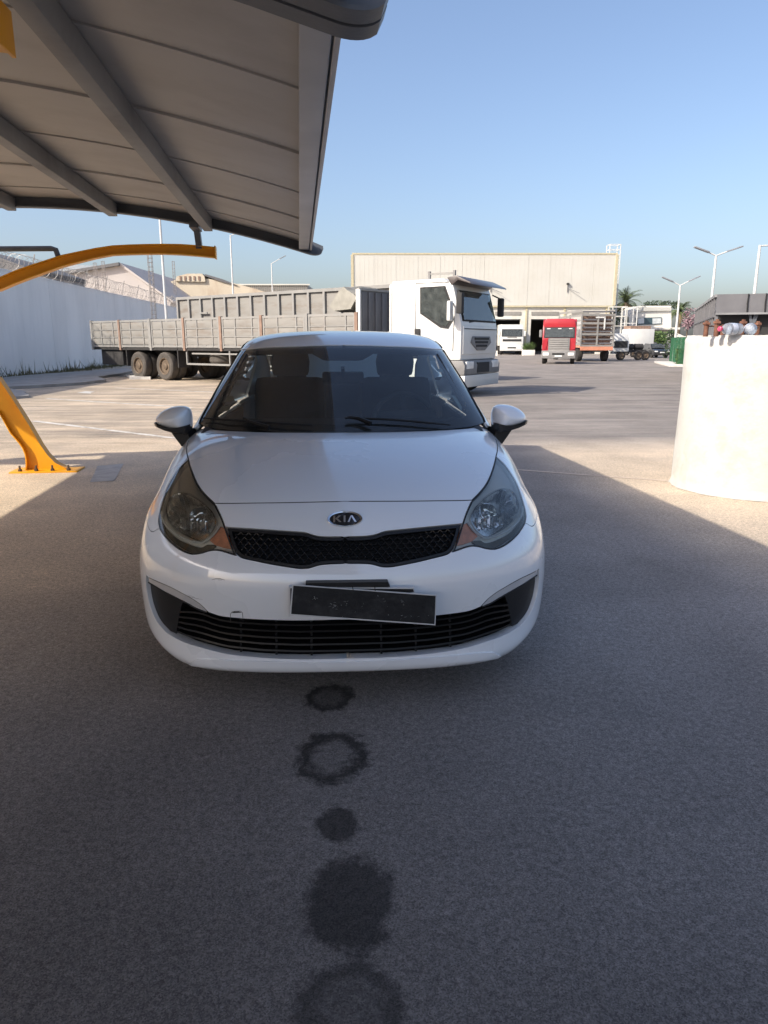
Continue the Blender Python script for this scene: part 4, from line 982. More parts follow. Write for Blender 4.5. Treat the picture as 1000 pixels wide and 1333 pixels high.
# spilt mortar round the foot
vs = []; ring = 72
for k in range(ring):
    a = 2*pi*k/ring; ro = DR+.018+rnd.uniform(-.010, .022)
    vs += [((DR-.05)*cos(a), (DR-.05)*sin(a), .014), (ro*cos(a), ro*sin(a), .005)]
mesh_obj('mortar_skirt', vs, [(2*k, 2*((k+1) % ring), 2*((k+1) % ring)+1, 2*k+1) for k in range(ring)], M['conc_white'], drum)
def drum_pt(px, D): r = ray(px, 437); return Vector((0, 0, CH))+r*(D/r.y)-DC
for px, h, D in ((918.5, .125, 6.50), (932, .135, 6.42), (940.5, .10, 6.7), (966, .135, 6.5), (985, .125, 6.62), (1010, .13, 6.9)):
    q = drum_pt(px, D); q.z = DH-.01
    b = MB().lathe([(.021, 0), (.020, h*.5), (.022, h*.86)], n=12, c=q).build('anchor_bolt', M['rust'], drum, True)
    MB().lathe([(.033, h*.80), (.036, h*.84), (.033, h*.96), (.017, h*.98), (.016, h*1.08)], n=6, c=q).build('nut', M['rust'], b)
a = drum_pt(921, 6.5); c = drum_pt(985, 6.6)
MB().tube([(a.x, a.y, DH+.078), ((a.x+c.x)/2, a.y+.03, DH+.084), (c.x, c.y, DH+.075)], .007, 6).build('tie_bar', M['rust'], drum, True)
glass_mat('pet_plastic', (.80, .86, .90), .08, .38, (.7, .72, .76))
pbr('pink_cap', (.60, .08, .16), .35)
pbr('blue_label', (.40, .46, .55), .5, col2=(.6, .6, .66), mscale=30)
def bottle(loc, rz, label, cap):
    b = empty('plastic_bottle', loc, rz, label, 'bottle')
    MB().lathe([(.034, -.10), (.047, -.092), (.050, -.06), (.047, -.04), (.050, -.02), (.050, .03), (.046, .055), (.028, .085), (.014, .10), (.014, .112)], 'x', n=20).build('bottle_body', M['pet_plastic'], b, True)
    MB().lathe([(.0505, -.035), (.0512, -.03), (.0512, .015), (.0505, .02)], 'x', n=20).build('wrapper', M['blue_label'], b, True)
    if cap: MB().lathe([(.018, .108), (.021, .112), (.021, .132), (.016, .136)], 'x', n=16).build('cap', M['pink_cap'], b, True)
q = drum_pt(951, 6.36)+DC; bottle((q.x, q.y, DH+.052), radians(200), 'clear plastic bottle with a pink cap lying between rusty bolts on the concrete footing', True)
q = drum_pt(976, 6.40)+DC; bottle((q.x, q.y, DH+.052), radians(250), 'clear plastic bottle seen end-on, right of the pink-capped one on the footing', False)
# ================================================================ the white saloon
CAR_YAW = math.atan(54/956.0); NOSE = 2.47
CARM = Matrix.Translation((-sin(CAR_YAW)*NOSE, cos(CAR_YAW)*NOSE, 0)) @ Matrix.Rotation(CAR_YAW, 4, 'Z')
CARI = CARM.inverted()
pbr('car_paint', (0.84, 0.86, 0.88), 0.28, 0.0, coat=1.0, var=0.008, scale=1.2, coatr=0.03, bump=0.0, spec=0.7)
M['car_paint'].node_tree.nodes['Principled BSDF'].inputs['Coat IOR'].default_value = 1.75
pbr('gloss_black', (0.012, 0.012, 0.014), 0.12, coat=0.6, var=0.1)
pbr('black_plastic', (0.013, 0.013, 0.014), 0.42, var=0.2, scale=20, bump=0.08, bscale=300)
pbr('slat_black', (0.006, 0.006, 0.007), 0.35, var=0.1, spec=0.35)
pbr('bezel_brown', (0.10, 0.085, 0.065), 0.22, 0.4, coat=0.4, var=0.3, scale=25)
pbr('matt_dark', (0.012, 0.012, 0.013), 0.7, var=0.2)
pbr('dark_grey_plastic', (0.07, 0.072, 0.075), 0.45, var=0.1)
pbr('chrome', (0.75, 0.75, 0.75), 0.10, 1.0, var=0.03)
pbr('lamp_chrome', (0.85, 0.86, 0.88), 0.16, 1.0, var=0.05)
pbr('lamp_housing', (0.80, 0.79, 0.75), 0.35, 0.1, var=0.10, scale=6)
pbr('amber', (0.72, 0.30, 0.17), 0.22, 0.0, coat=0.5, var=0.2, scale=40)
pbr('seat_fabric', (0.05, 0.05, 0.054), 0.9, var=0.15, scale=30, bump=0.3, bscale=200)
pbr('dash_plastic', (0.03, 0.031, 0.034), 0.65, var=0.1, bump=0.1, bscale=300)
pbr('plate_black', (0.016, 0.017, 0.019), 0.38, var=0.2, scale=30, col2=(0.04, 0.04, 0.042), mixlo=0.5, mixhi=0.7, mscale=14, bump=0.2, bscale=60)
pbr('plate_white', (0.62, 0.63, 0.64), 0.4, var=0.05)
pbr('scuff', (0.35, 0.36, 0.36), 0.8, var=0.3, scale=60)
pbr('scratch', (0.10, 0.09, 0.09), 0.7)
pbr('sticker_paper', (0.42, 0.46, 0.44), 0.7, var=0.08, scale=20)
pbr('sticker_blue', (0.05, 0.11, 0.17), 0.6, var=0.3, scale=60)
pbr('silver_trim', (0.90, 0.90, 0.90), 0.25, 0.6, coat=0.5)
pbr('rim_silver', (0.5, 0.5, 0.51), 0.35, 0.8)
glass_mat('windscreen_glass', (0.74, 0.82, 0.80), 0.0, 0.06, (0.4, 0.42, 0.42))
glass_mat('side_glass', (0.40, 0.45, 0.44), 0.0, 0.02)
glass_mat('lamp_cover', (0.95, 0.96, 0.92), 0.03, 0.05, (0.45, 0.45, 0.38))

SHELL_A = [
 [(0,.085,.137),(.2,.088,.136),(.4,.105,.134),(.56,.150,.128),(.68,.225,.130),(.77,.33,.160),(.82,.42,.185),(.845,.48,.19),(.852,.53,.19)],
 [(0,.045,.150),(.2,.048,.150),(.4,.068,.150),(.57,.12,.155),(.70,.205,.165),(.79,.31,.19),(.84,.41,.22),(.857,.48,.23),(.862,.54,.235)],
 [(0,.040,.215),(.2,.045,.215),(.4,.07,.218),(.57,.125,.222),(.705,.215,.23),(.80,.315,.25),(.848,.41,.27),(.864,.48,.28),(.866,.545,.285)],
 [(0,.040,.30),(.2,.045,.30),(.4,.07,.30),(.57,.125,.30),(.708,.215,.31),(.806,.315,.33),(.853,.41,.34),(.869,.48,.35),(.869,.545,.35)],
 [(0,.012,.39),(.2,.017,.39),(.4,.045,.39),(.57,.105,.395),(.71,.20,.40),(.81,.31,.41),(.857,.41,.42),(.872,.49,.42),(.871,.56,.42)],
 [(0,.0,.48),(.2,.006,.48),(.4,.034,.48),(.57,.094,.485),(.71,.192,.49),(.808,.305,.50),(.856,.415,.50),(.873,.50,.50),(.871,.585,.50)],
 [(0,.012,.555),(.2,.018,.555),(.4,.046,.56),(.57,.106,.565),(.705,.206,.57),(.80,.318,.575),(.85,.435,.575),(.871,.53,.57),(.871,.61,.56)],
 [(0,.050,.63),(.2,.056,.63),(.4,.086,.632),(.565,.15,.635),(.695,.25,.64),(.788,.36,.64),(.842,.48,.635),(.867,.575,.62),(.870,.65,.60)],
 [(0,.088,.70),(.2,.094,.70),(.395,.125,.70),(.555,.195,.702),(.685,.295,.705),(.777,.405,.70),(.834,.52,.685),(.862,.62,.66),(.869,.70,.62)],
 [(0,.135,.76),(.2,.14,.76),(.39,.175,.758),(.55,.245,.756),(.68,.345,.752),(.77,.455,.742),(.828,.57,.715),(.858,.67,.67),(.868,.75,.59)],
 [(0,.215,.812),(.2,.22,.811),(.39,.25,.808),(.55,.315,.800),(.677,.41,.792),(.768,.52,.775),(.828,.635,.73),(.858,.725,.66),(.868,.80,.52)],
 [(0,.345,.862),(.2,.35,.861),(.39,.375,.855),(.552,.425,.845),(.678,.51,.832),(.770,.615,.806),(.832,.715,.745),(.861,.79,.64),(.867,.845,.44)],
 [(0,.52,.905),(.2,.525,.903),(.4,.545,.896),(.56,.59,.888),(.686,.665,.876),(.782,.755,.848),(.838,.825,.76),(.864,.87,.61),(.862,.91,.36)],
 [(0,.76,.943),(.2,.765,.942),(.4,.78,.935),(.57,.82,.928),(.700,.88,.915),(.796,.95,.884),(.850,1.0,.782),(.867,1.02,.57),(.855,1.04,.30)],
 [(0,1.0,.970),(.2,1.005,.969),(.4,1.03,.963),(.58,1.08,.955),(.712,1.15,.943),(.806,1.20,.905),(.856,1.22,.785),(.868,1.23,.55),(.845,1.24,.23)],
 [(0,1.4,.975),(.2,1.4,.975),(.4,1.41,.972),(.59,1.42,.965),(.72,1.43,.955),(.812,1.45,.915),(.857,1.45,.785),(.868,1.45,.53),(.84,1.45,.2)],
 [(0,1.9,.985),(.2,1.9,.985),(.4,1.9,.98),(.60,1.9,.975),(.735,1.9,.955),(.818,1.9,.912),(.86,1.9,.795),(.868,1.9,.53),(.84,1.9,.2)],
 [(0,2.5,.99),(.2,2.5,.99),(.4,2.5,.985),(.60,2.5,.98),(.735,2.5,.965),(.818,2.5,.925),(.86,2.5,.81),(.868,2.5,.53),(.84,2.5,.2)],
 [(0,3.1,1.0),(.2,3.1,1.0),(.4,3.1,.995),(.60,3.1,.99),(.725,3.1,.975),(.812,3.1,.935),(.858,3.1,.82),(.868,3.1,.53),(.84,3.1,.2)],
 [(0,3.6,1.02),(.2,3.6,1.02),(.4,3.6,1.01),(.58,3.6,1.0),(.70,3.58,.985),(.795,3.55,.945),(.85,3.5,.83),(.866,3.5,.53),(.84,3.5,.25)],
 [(0,4.0,1.02),(.2,4.0,1.02),(.4,3.99,1.01),(.57,3.96,.995),(.68,3.9,.975),(.775,3.82,.94),(.835,3.78,.83),(.858,3.76,.55),(.84,3.75,.27)],
 [(0,4.24,.99),(.2,4.24,.99),(.4,4.22,.975),(.55,4.18,.96),(.66,4.11,.935),(.75,4.02,.89),(.81,3.97,.77),(.838,3.94,.52),(.825,3.92,.28)],
 [(0,4.33,.86),(.2,4.33,.86),(.4,4.31,.85),(.56,4.27,.84),(.68,4.19,.82),(.765,4.09,.78),(.81,4.04,.68),(.834,4.0,.48),(.825,3.98,.28)],
 [(0,4.36,.62),(.2,4.36,.62),(.4,4.345,.62),(.57,4.30,.61),(.69,4.22,.60),(.775,4.12,.57),(.815,4.06,.50),(.832,4.02,.40),(.825,4.0,.27)],
 [(0,4.33,.30),(.2,4.33,.30),(.4,4.31,.30),(.57,4.27,.30),(.69,4.19,.30),(.77,4.1,.29),(.81,4.05,.28),(.825,4.02,.27),(.82,4.0,.25)],
]
_SB = [
 [(0,.93,.90),(.25,.95,.90),(.46,1.01,.90),(.62,1.09,.90),(.735,1.19,.90),(.775,1.28,.90),(.80,1.42,.88),(.815,1.52,.86)],
 [(0,1.03,.963),(.25,1.05,.963),(.455,1.10,.96),(.615,1.185,.957),(.725,1.29,.95),(.762,1.37,.94),(.792,1.49,.92),(.812,1.60,.90)],
 [(0,1.25,1.092),(.245,1.265,1.09),(.445,1.315,1.082),(.59,1.39,1.068),(.69,1.485,1.05),(.73,1.555,1.03),(.775,1.63,.97),(.812,1.70,.90)],
 [(0,1.50,1.228),(.24,1.515,1.224),(.43,1.56,1.212),(.56,1.63,1.194),(.645,1.71,1.17),(.685,1.775,1.145),(.755,1.82,1.03),(.812,1.86,.90)],
 [(0,1.75,1.350),(.23,1.762,1.345),(.41,1.80,1.331),(.525,1.86,1.31),(.598,1.925,1.285),(.640,1.98,1.255),(.735,2.0,1.09),(.815,2.02,.90)],
 [(0,1.94,1.408),(.22,1.945,1.404),(.40,1.97,1.392),(.51,2.01,1.372),(.578,2.06,1.347),(.622,2.11,1.31),(.728,2.14,1.12),(.818,2.16,.90)],
 [(0,2.25,1.448),(.22,2.25,1.445),(.40,2.26,1.434),(.51,2.28,1.416),(.578,2.30,1.392),(.625,2.32,1.350),(.730,2.34,1.14),(.82,2.35,.91)],
 [(0,2.6,1.460),(.22,2.6,1.457),(.40,2.6,1.446),(.51,2.6,1.428),(.578,2.6,1.404),(.625,2.6,1.360),(.730,2.6,1.15),(.82,2.6,.92)],
 [(0,3.0,1.445),(.22,3.0,1.442),(.40,3.0,1.430),(.51,2.99,1.412),(.575,2.98,1.388),(.62,2.97,1.345),(.725,2.95,1.15),(.815,2.93,.93)],
 [(0,3.32,1.40),(.22,3.31,1.396),(.39,3.29,1.384),(.50,3.27,1.366),(.56,3.25,1.345),(.605,3.22,1.305),(.71,3.2,1.13),(.805,3.18,.94)],
 [(0,3.60,1.27),(.22,3.59,1.267),(.38,3.57,1.257),(.49,3.53,1.24),(.55,3.50,1.22),(.595,3.46,1.19),(.69,3.42,1.08),(.79,3.4,.94)],
 [(0,3.85,1.12),(.22,3.84,1.117),(.38,3.81,1.11),(.49,3.77,1.095),(.56,3.72,1.08),(.61,3.67,1.06),(.69,3.62,1.01),(.78,3.6,.94)],
 [(0,4.05,.98),(.22,4.04,.98),(.38,4.0,.98),(.50,3.95,.97),(.58,3.89,.96),(.64,3.83,.95),(.70,3.78,.93),(.77,3.75,.90)],
]
SHELL_B = [[(x*(1.055,1.055,1.055,1.055,1.055,1.05,1.03,1.012)[i], y, z) for i, (x, y, z) in enumerate(r)] for r in _SB]
class Shell:
    def __init__(s, rows, step=6):
        a = np.array(rows, float); R, C = a.shape[:2]; s.R, s.C = R, C
        g = np.zeros((R+2, C+2, 3)); g[1:-1, 1:-1] = a
        m = a[:, 1].copy(); m[:, 0] *= -1; g[1:-1, 0] = m
        g[1:-1, -1] = 2*a[:, -1]-a[:, -2]
        g[0] = 2*g[1]-g[2]; g[-1] = 2*g[-2]-g[-3]
        s.g = g
        nu, nv = (C-1)*step, (R-1)*step; s.nu, s.nv, s.step = nu, nv, step
        U, V = np.meshgrid(np.arange(nu+1)/step, np.arange(nv+1)/step)
        pts = s.ev(U.ravel(), V.ravel()); s.uvs = np.stack([U.ravel(), V.ravel()], 1)
        tris = []
        for j in range(nv):
            for i in range(nu):
                q = j*(nu+1)+i; tris += [(q, q+1, q+nu+2), (q, q+nu+2, q+nu+1)]
        s.tris = tris; s.pts = pts
        s.bvh = BVHTree.FromPolygons([Vector(p) for p in pts], tris)
    @staticmethod
    def bas(t): return np.stack([(1-t)**3, 3*t**3-6*t**2+4, -3*t**3+3*t**2+3*t+1, t**3], -1)/6
    @staticmethod
    def dbas(t): return np.stack([-3*(1-t)**2, 9*t**2-12*t, -9*t**2+6*t+3, 3*t**2], -1)/6
    def ev(s, u, v, du=0, dv=0):
        u = np.clip(np.asarray(u, float), 0, s.C-1-1e-6); v = np.clip(np.asarray(v, float), 0, s.R-1-1e-6)
        iu = u.astype(int); iv = v.astype(int); tu = u-iu; tv = v-iv
        bu = s.dbas(tu) if du else s.bas(tu); bv = s.dbas(tv) if dv else s.bas(tv)
        r = np.zeros((len(u), 3))
        for j in range(4):
            for i in range(4):
                r += (bv[:, j]*bu[:, i])[:, None]*s.g[iv+j, iu+i]
        return r
    def nrm(s, u, v):
        a = s.ev(u, v, du=1); b = s.ev(u, v, dv=1); n = np.cross(a, b); n /= np.linalg.norm(n, axis=1)[:, None]+1e-12
        return n      # outward for this layout
    def _uv(s, loc, idx):
        a, b, c = s.tris[idx]; A, B, C_ = (Vector(s.pts[k]) for k in (a, b, c))
        v0, v1, v2 = B-A, C_-A, loc-A
        d00, d01, d11, d20, d21 = v0.dot(v0), v0.dot(v1), v1.dot(v1), v2.dot(v0), v2.dot(v1)
        den = d00*d11-d01*d01 or 1e-12
        y = (d11*d20-d01*d21)/den; z = (d00*d21-d01*d20)/den
        p = s.uvs[a]*(1-y-z)+s.uvs[b]*y+s.uvs[c]*z
        return (float(p[0]), float(p[1]))
    def cast(s, o, d):
        h = s.bvh.ray_cast(o, d)
        if h[0] is None: return None
        return s._uv(h[0], h[2])
    def near(s, p):
        h = s.bvh.find_nearest(p); return s._uv(h[0], h[2])
SA = Shell(SHELL_A); SB = Shell(SHELL_B)
def car_ray(dx, y):
    """sight line, in the car's own frame, of a picture point dx pixels to the right of the car's axis"""
    cx = 446+(y-445)*54/4125.0
    r = ray(cx+dx, y); o = CARI @ Vector((0, 0, CH)); d = (CARI.to_3x3() @ r).normalized()
    return o, d
def tok(S, t):
    """a token: ('p',dx,y) seen point | ('w',x,y,z) car point | ('f',x,z) straight from the front | ('uv',u,v)"""
    if t[0] == 'p':
        if abs(t[1]) < 1e-6:
            o, d = car_ray(0.0, t[2]); d.x = 0; o.x = 1e-4
        else: o, d = car_ray(t[1], t[2])
        r = S.cast(o, d)
        if r is None:      # just off the outline: take the nearest point
            best = min((S.bvh.find_nearest(o+d*k)[3], k) for k in np.linspace(2.3, 5.0, 109)); r = S.near(o+d*float(best[1]))
        if abs(t[1]) < 1e-6: r = (0.0, r[1])
        return r
    if t[0] == 'w':
        r = S.near(Vector(t[1:]))
        return (0.0, r[1]) if t[1] == 0 else r
    if t[0] == 'f':
        r = S.cast(Vector((max(t[1], 1e-4), -3, t[2])), Vector((0, 1, 0)))
        return (0.0, r[1]) if t[1] == 0 else r
    return (t[1], t[2])
def curve(S, toks, smooth=True, n=6):
    p = [Vector(tok(S, t)) for t in toks]
    if not smooth or len(p) < 3:
        out = []
        for i in range(len(p)-1):
            for k in range(n): out.append(p[i].lerp(p[i+1], k/n))
        return out+[p[-1]]
    out = []
    for i in range(len(p)-1):
        p0 = p[i-1] if i else p[0]*2-p[1]; p1 = p[i]; p2 = p[i+1]; p3 = p[i+2] if i+2 < len(p) else p[-1]*2-p[-2]
        for k in range(n):
            t = k/n; out.append(0.5*((2*p1)+(p2-p0)*t+(2*p0-5*p1+4*p2-p3)*t*t+(3*p1-p0-3*p2+p3)*t**3))
    out.append(p[-1])
    return out
def inside(poly, x, y):
    c = False; n = len(poly); j = n-1
    for i in range(n):
        xi, yi = poly[i]; xj, yj = poly[j]
        if (yi > y) != (yj > y) and x < (xj-xi)*(y-yi)/(yj-yi+1e-15)+xi: c = not c
        j = i
    return c
def joinc(*cs):
    out = []
    for c in cs:
        for q in c:
            if not out or (q-out[-1]).length > 1e-4: out.append(q)
    if (out[0]-out[-1]).length < 1e-4: out.pop()
    return out
def tri_region(S, poly, dens=6.0):
    us = [p[0] for p in poly]; vs = [p[1] for p in poly]
    pts = [Vector(p) for p in poly]; n = len(pts)
    st = 1/dens
    u = math.floor(min(us)/st)*st
    while u < max(us):
        v = math.floor(min(vs)/st)*st
        while v < max(vs):
            if inside(poly, u, v):
                md = min((pts[i]-Vector((u, v))).length_squared for i in range(n))
                if md > (0.45*st)**2: pts.append(Vector((u, v)))
            v += st
        u += st
    r = delaunay_2d_cdt(pts, [(i, (i+1) % n) for i in range(n)], [], 0, 1e-6)
    V2, F2 = r[0], r[2]
    F = []
    for f in F2:
        cx = sum(V2[k][0] for k in f)/len(f); cy = sum(V2[k][1] for k in f)/len(f)
        if inside(poly, cx, cy): F.append(tuple(f))
    return V2, F
def panel(name, S, poly, mat, parent, inset=0.0022, lip=0.02, off=0.0, mirror=True, merge=False, dens=6.0, flip=False, offfn=None, label=None):
    """a body panel cut out of shell S along poly (list of uv), with its edge folded inwards"""
    area = sum(poly[i][0]*poly[(i+1) % len(poly)][1]-poly[(i+1) % len(poly)][0]*poly[i][1] for i in range(len(poly)))
    if area < 0: poly = poly[::-1]
    # inset measured on the real surface
    pu = np.array([p[0] for p in poly]); pv = np.array([p[1] for p in poly])
    P3 = S.ev(pu, pv); N3 = S.nrm(pu, pv); n = len(poly)
    if inset:
        du = S.ev(pu, pv, du=1); dv = S.ev(pu, pv, dv=1); np_ = []
        for i in range(n):
            tan_ = P3[(i+1) % n]-P3[i-1]; tan_ /= np.linalg.norm(tan_)+1e-12
            inn = np.cross(N3[i], tan_); inn /= np.linalg.norm(inn)+1e-12
            if poly[i][0] < 1e-5: inn[0] = 0
            A = np.stack([du[i], dv[i]], 1); sol = np.linalg.lstsq(A, inn*inset, rcond=None)[0]
            q = Vector((poly[i][0]+sol[0], poly[i][1]+sol[1]))
            if poly[i][0] < 1e-5: q.x = 0.0
            np_.append(q)
        poly = np_
    V2, F = tri_region(S, poly, dens)
    u = np.array([p[0] for p in V2]); v = np.array([p[1] for p in V2])
    N = S.nrm(u, v); X = S.ev(u, v)+N*off
    if offfn is not None: X = X+N*np.array([offfn(a, b) for a, b in zip(u, v)])[:, None]
    verts = [tuple(x) for x in X]; norms = [tuple(q) for q in N]; faces = [f for f in F]
    # check orientation
    # folded edge
    if lip:
        bu = np.array([p[0] for p in poly]); bv = np.array([p[1] for p in poly])
        BN = S.nrm(bu, bv); BX = S.ev(bu, bv)+BN*off; nb = len(poly)
        if offfn is not None: BX = BX+BN*np.array([offfn(a, b) for a, b in zip(bu, bv)])[:, None]
        base = len(verts)
        for i in range(nb):
            t3 = BX[(i+1) % nb]-BX[i-1]; on = np.cross(t3, BN[i]); on /= np.linalg.norm(on)+1e-12
            verts.append(tuple(BX[i])); norms.append(tuple((on*0.7+BN[i]*0.7)/np.linalg.norm(on*0.7+BN[i]*0.7)))
            verts.append(tuple(BX[i]-BN[i]*0.002+on*0.0006)); norms.append(tuple(on))
            verts.append(tuple(BX[i]-BN[i]*lip)); norms.append(tuple(on))
        for i in range(nb):
            j = (i+1) % nb
            if poly[i][0] < 1e-5 and poly[j][0] < 1e-5: continue
            for k in (0, 1): faces.append((base+3*i+k, base+3*i+k+1, base+3*j+k+1, base+3*j+k))
    # orientation of every face to follow its normals
    V = [Vector(q) for q in verts]; NN = [Vector(q) for q in norms]; ff = []
    for f in faces:
        a, b, c = V[f[0]], V[f[1]], V[f[2]]; fn = (b-a).cross(c-a)
        if len(f) == 4: fn = (V[f[2]]-V[f[0]]).cross(V[f[3]]-V[f[1]])
        s_ = sum((NN[k] for k in f), Vector()); ff.append(f if fn.dot(s_) >= 0 else f[::-1])
    res = []
    def mk(vv, fz, nz):
        me = bpy.data.meshes.new(name); me.from_pydata(vv, [], fz)
        for p in me.polygons: p.use_smooth = True
        me.normals_split_custom_set_from_vertices(nz)
        me.materials.append(mat)
        o = bpy.data.objects.new(name, me); link(o, parent)
        if label: o['label'] = label
        res.append(o)
    mv = [(-a, b, c) for a, b, c in verts]; mn = [(-a, b, c) for a, b, c in norms]; mf = [f[::-1] for f in ff]
    if merge:
        k = len(verts); mk(verts+mv, ff+[tuple(q+k for q in f) for f in mf], norms+mn)
    else:
        mk(verts, ff, norms)
        if mirror: mk(mv, mf, mn)
    return res
def spt(S, uv, off=0.0):
    u = np.array([uv[0]]); v = np.array([uv[1]]); return Vector((S.ev(u, v)+S.nrm(u, v)*off)[0])
def snr(S, uv): return Vector(S.nrm(np.array([uv[0]]), np.array([uv[1]]))[0])

car = empty('parked_car', (0, 0, 0), 0, 'white four-door saloon facing the camera under the carport with a crooked black front plate', 'car')
car.matrix_world = CARM
pt = M['car_paint']
# ---- shared cut lines (dx, y measured on the photograph, both halves averaged)
p_ = lambda *q: [('p', a, b) for a, b in q]
L_shut = curve(SA, p_((0, 652.5), (60, 652.4), (120, 651.8), (166, 651)))
L_in = curve(SA, p_((166, 651), (177, 640), (186, 628), (193, 612), (198, 594)))          # headlight, inner edge, upward
L_in2 = curve(SA, p_((166, 651), (157, 671), (150, 692), (143, 712), (139, 719)))            # inner edge downward to its tip
L_bot = curve(SA, p_((139, 719), (160, 712), (172, 711.5), (184, 714.5), (196, 715), (210, 709), (225, 696), (235, 681)))
L_out = curve(SA, p_((235, 681), (236, 668), (231, 648), (223, 626), (211, 607), (198, 594)))
L_hside = curve(SA, p_((198, 594), (200, 584), (197, 570), (186, 556)))
L_hrear = curve(SA, p_((186, 556), (165, 557.5), (120, 560.5), (60, 562.5), (0, 563.3)))
HOODP = joinc(L_shut, L_in, L_hside, L_hrear, [L_hrear[-1], L_shut[0]])
panel('bonnet', SA, HOODP, pt, car, merge=True, lip=0.05, inset=.0032)
for s in (1, -1):
    for cv_, of_ in ((L_shut, -.0022), (joinc(L_in, L_hside), -.0025)):
        MB().tube([(q.x*s, q.y, q.z) for q in (spt(SA, c_, of_) for c_ in cv_)], .0030, 6).build('bonnet_seal', M['matt_dark'], car, True)
L_gtop = curve(SA, p_((151, 682), (125, 684.5), (97, 687.2), (66, 690.3), (52, 692), (38, 696.5), (24, 698.3), (0, 698.8)))
L_gend = curve(SA, p_((151, 682), (147, 699), (140.5, 715)))
L_gbot = curve(SA, p_((140.5, 715), (133, 721.5), (115, 726.5), (96.5, 731), (72, 736), (60, 738), (48, 738), (34, 734.5), (20, 733.6), (0, 733.4)))
nose_cut = [q for q in L_in2 if q[1] > tok(SA, ('p', 151, 682))[1]]
panel('nose_panel', SA, joinc(L_shut, nose_cut, L_gtop, [L_gtop[-1], L_shut[0]]), pt, car, merge=True, lip=0.045, inset=.0030)
GRP = joinc(L_gtop[::-1], L_gend, L_gbot, [L_gbot[-1], L_gtop[-1]])
HLP = joinc(L_in[::-1], L_in2, L_bot, L_out)
# lower bumper
L_itop = curve(SA, p_((0, 806.5), (60, 805.5), (100, 803), (139, 799), (160, 795.5), (175, 790)), n=5)
L_istrip = curve(SA, p_((175, 790), (187, 778), (204, 766.5), (228, 753), (252, 740.5)), n=5)
L_iside = curve(SA, p_((252, 740.5), (251.5, 757), (248, 777), (240.5, 797), (227, 814)), n=5)
L_ibot = curve(SA, p_((227, 814), (206, 826.5), (182, 835), (153.5, 843.5), (110, 850.5), (60, 855), (0, 857)), n=5)
arch_f = [('w', .87, .875-.372*cos(a), .31+.372*sin(a)) for a in [radians(x) for x in (-22, -10, 5, 20, 35, 50)]]
ARCH1 = curve(SA, arch_f, n=4)
E0 = ARCH1[0]; botu = [Vector((E0[0]*(1-k/12), E0[1]*(1-k/12)*0+0.02)) for k in range(0, 13)]
L_split = curve(SA, [('p', 235, 681), ('p', 246, 684), ('w', .84, .53, .655), ('w', .868, arch_f[-1][2], arch_f[-1][3]+.004)], n=5)
ARCH1 = [q for q in ARCH1 if q.y > .55]
E1 = ARCH1[-1]; L_split[-1] = E1.copy()
bump = joinc(L_gbot[::-1], L_gend[::-1][:0], [L_gbot[0], tok(SA, ('p', 139, 719)) and Vector(tok(SA, ('p', 139, 719)))], L_bot, L_split, ARCH1[::-1],
             [Vector((7.62, 0.30)), Vector((7.4, 0.12)), Vector((7.2, 0.04))]+[Vector((7-7*k/24, 0.02)) for k in range(0, 25)], L_ibot[::-1], L_iside[::-1], L_istrip[::-1], L_itop[::-1])
panel('front_bumper', SA, bump, pt, car, merge=True, lip=0.045, inset=0.0018)
INP = joinc(L_itop, L_istrip, L_iside, L_ibot, [L_ibot[-1], L_itop[0]])

# fender
ARCH2 = curve(SA, [('w', .87, .875-.372*cos(a), .31+.372*sin(a)) for a in [radians(x) for x in (50, 70, 90, 110, 130, 150, 170, 188)]], n=3)
ARCH2[0] = E1.copy()
L_door = curve(SA, [('w', .862, 1.27, .27), ('w', .868, 1.27, .45), ('w', .862, 1.265, .65), ('w', .84, 1.27, .80), ('w', .815, 1.29, .875)], n=4)
L_fback = curve(SA, [('w', .815, 1.29, .875), ('w', .77, 1.28, .905), ('w', .755, 1.25, .925), ('p', 186, 556)], n=4)
fend = joinc(L_out[::-1], L_split, ARCH2, [ARCH2[-1], L_door[0]], L_door, L_fback, L_hside[::-1])
panel('fender', SA, fend, pt, car, lip=0.03)
# doors and rear quarter
def side_poly(y0, y1, top0, top1, zlow=.26):
    a = curve(SA, [('w', .86, y0, zlow), ('w', .868, y0, .5), ('w', .86, y0, .72), ('w', .815, y0, top0)], n=5)
    b = curve(SA, [('w', .815, y0, top0), ('w', .82, (y0+y1)/2, (top0+top1)/2), ('w', .815, y1, top1)], n=8)
    c = curve(SA, [('w', .815, y1, top1), ('w', .86, y1, .72), ('w', .868, y1, .5), ('w', .86, y1, zlow)], n=5)
    d = curve(SA, [('w', .86, y1, zlow), ('w', .86, (y0+y1)/2, zlow), ('w', .86, y0, zlow)], n=8)
    return joinc(a, b, c, d)
for nm, y0, y1, t0, t1 in (('front_door', 1.275, 2.34, .885, .905), ('rear_door', 2.345, 3.14, .905, .925)):
    ds = panel(nm, SA, side_poly(y0, y1, t0, t1), pt, car, lip=0.02)
    for o, s in zip(ds, (1, -1)):
        yh = y1-0.17
        MB().box((s*.885, yh, .80), (.022, .19, .028)).box((s*.865, yh-.07, .80), (.04, .02, .02)).box((s*.865, yh+.07, .80), (.04, .02, .02)).build('door_handle', pt, o, bevel=.006)
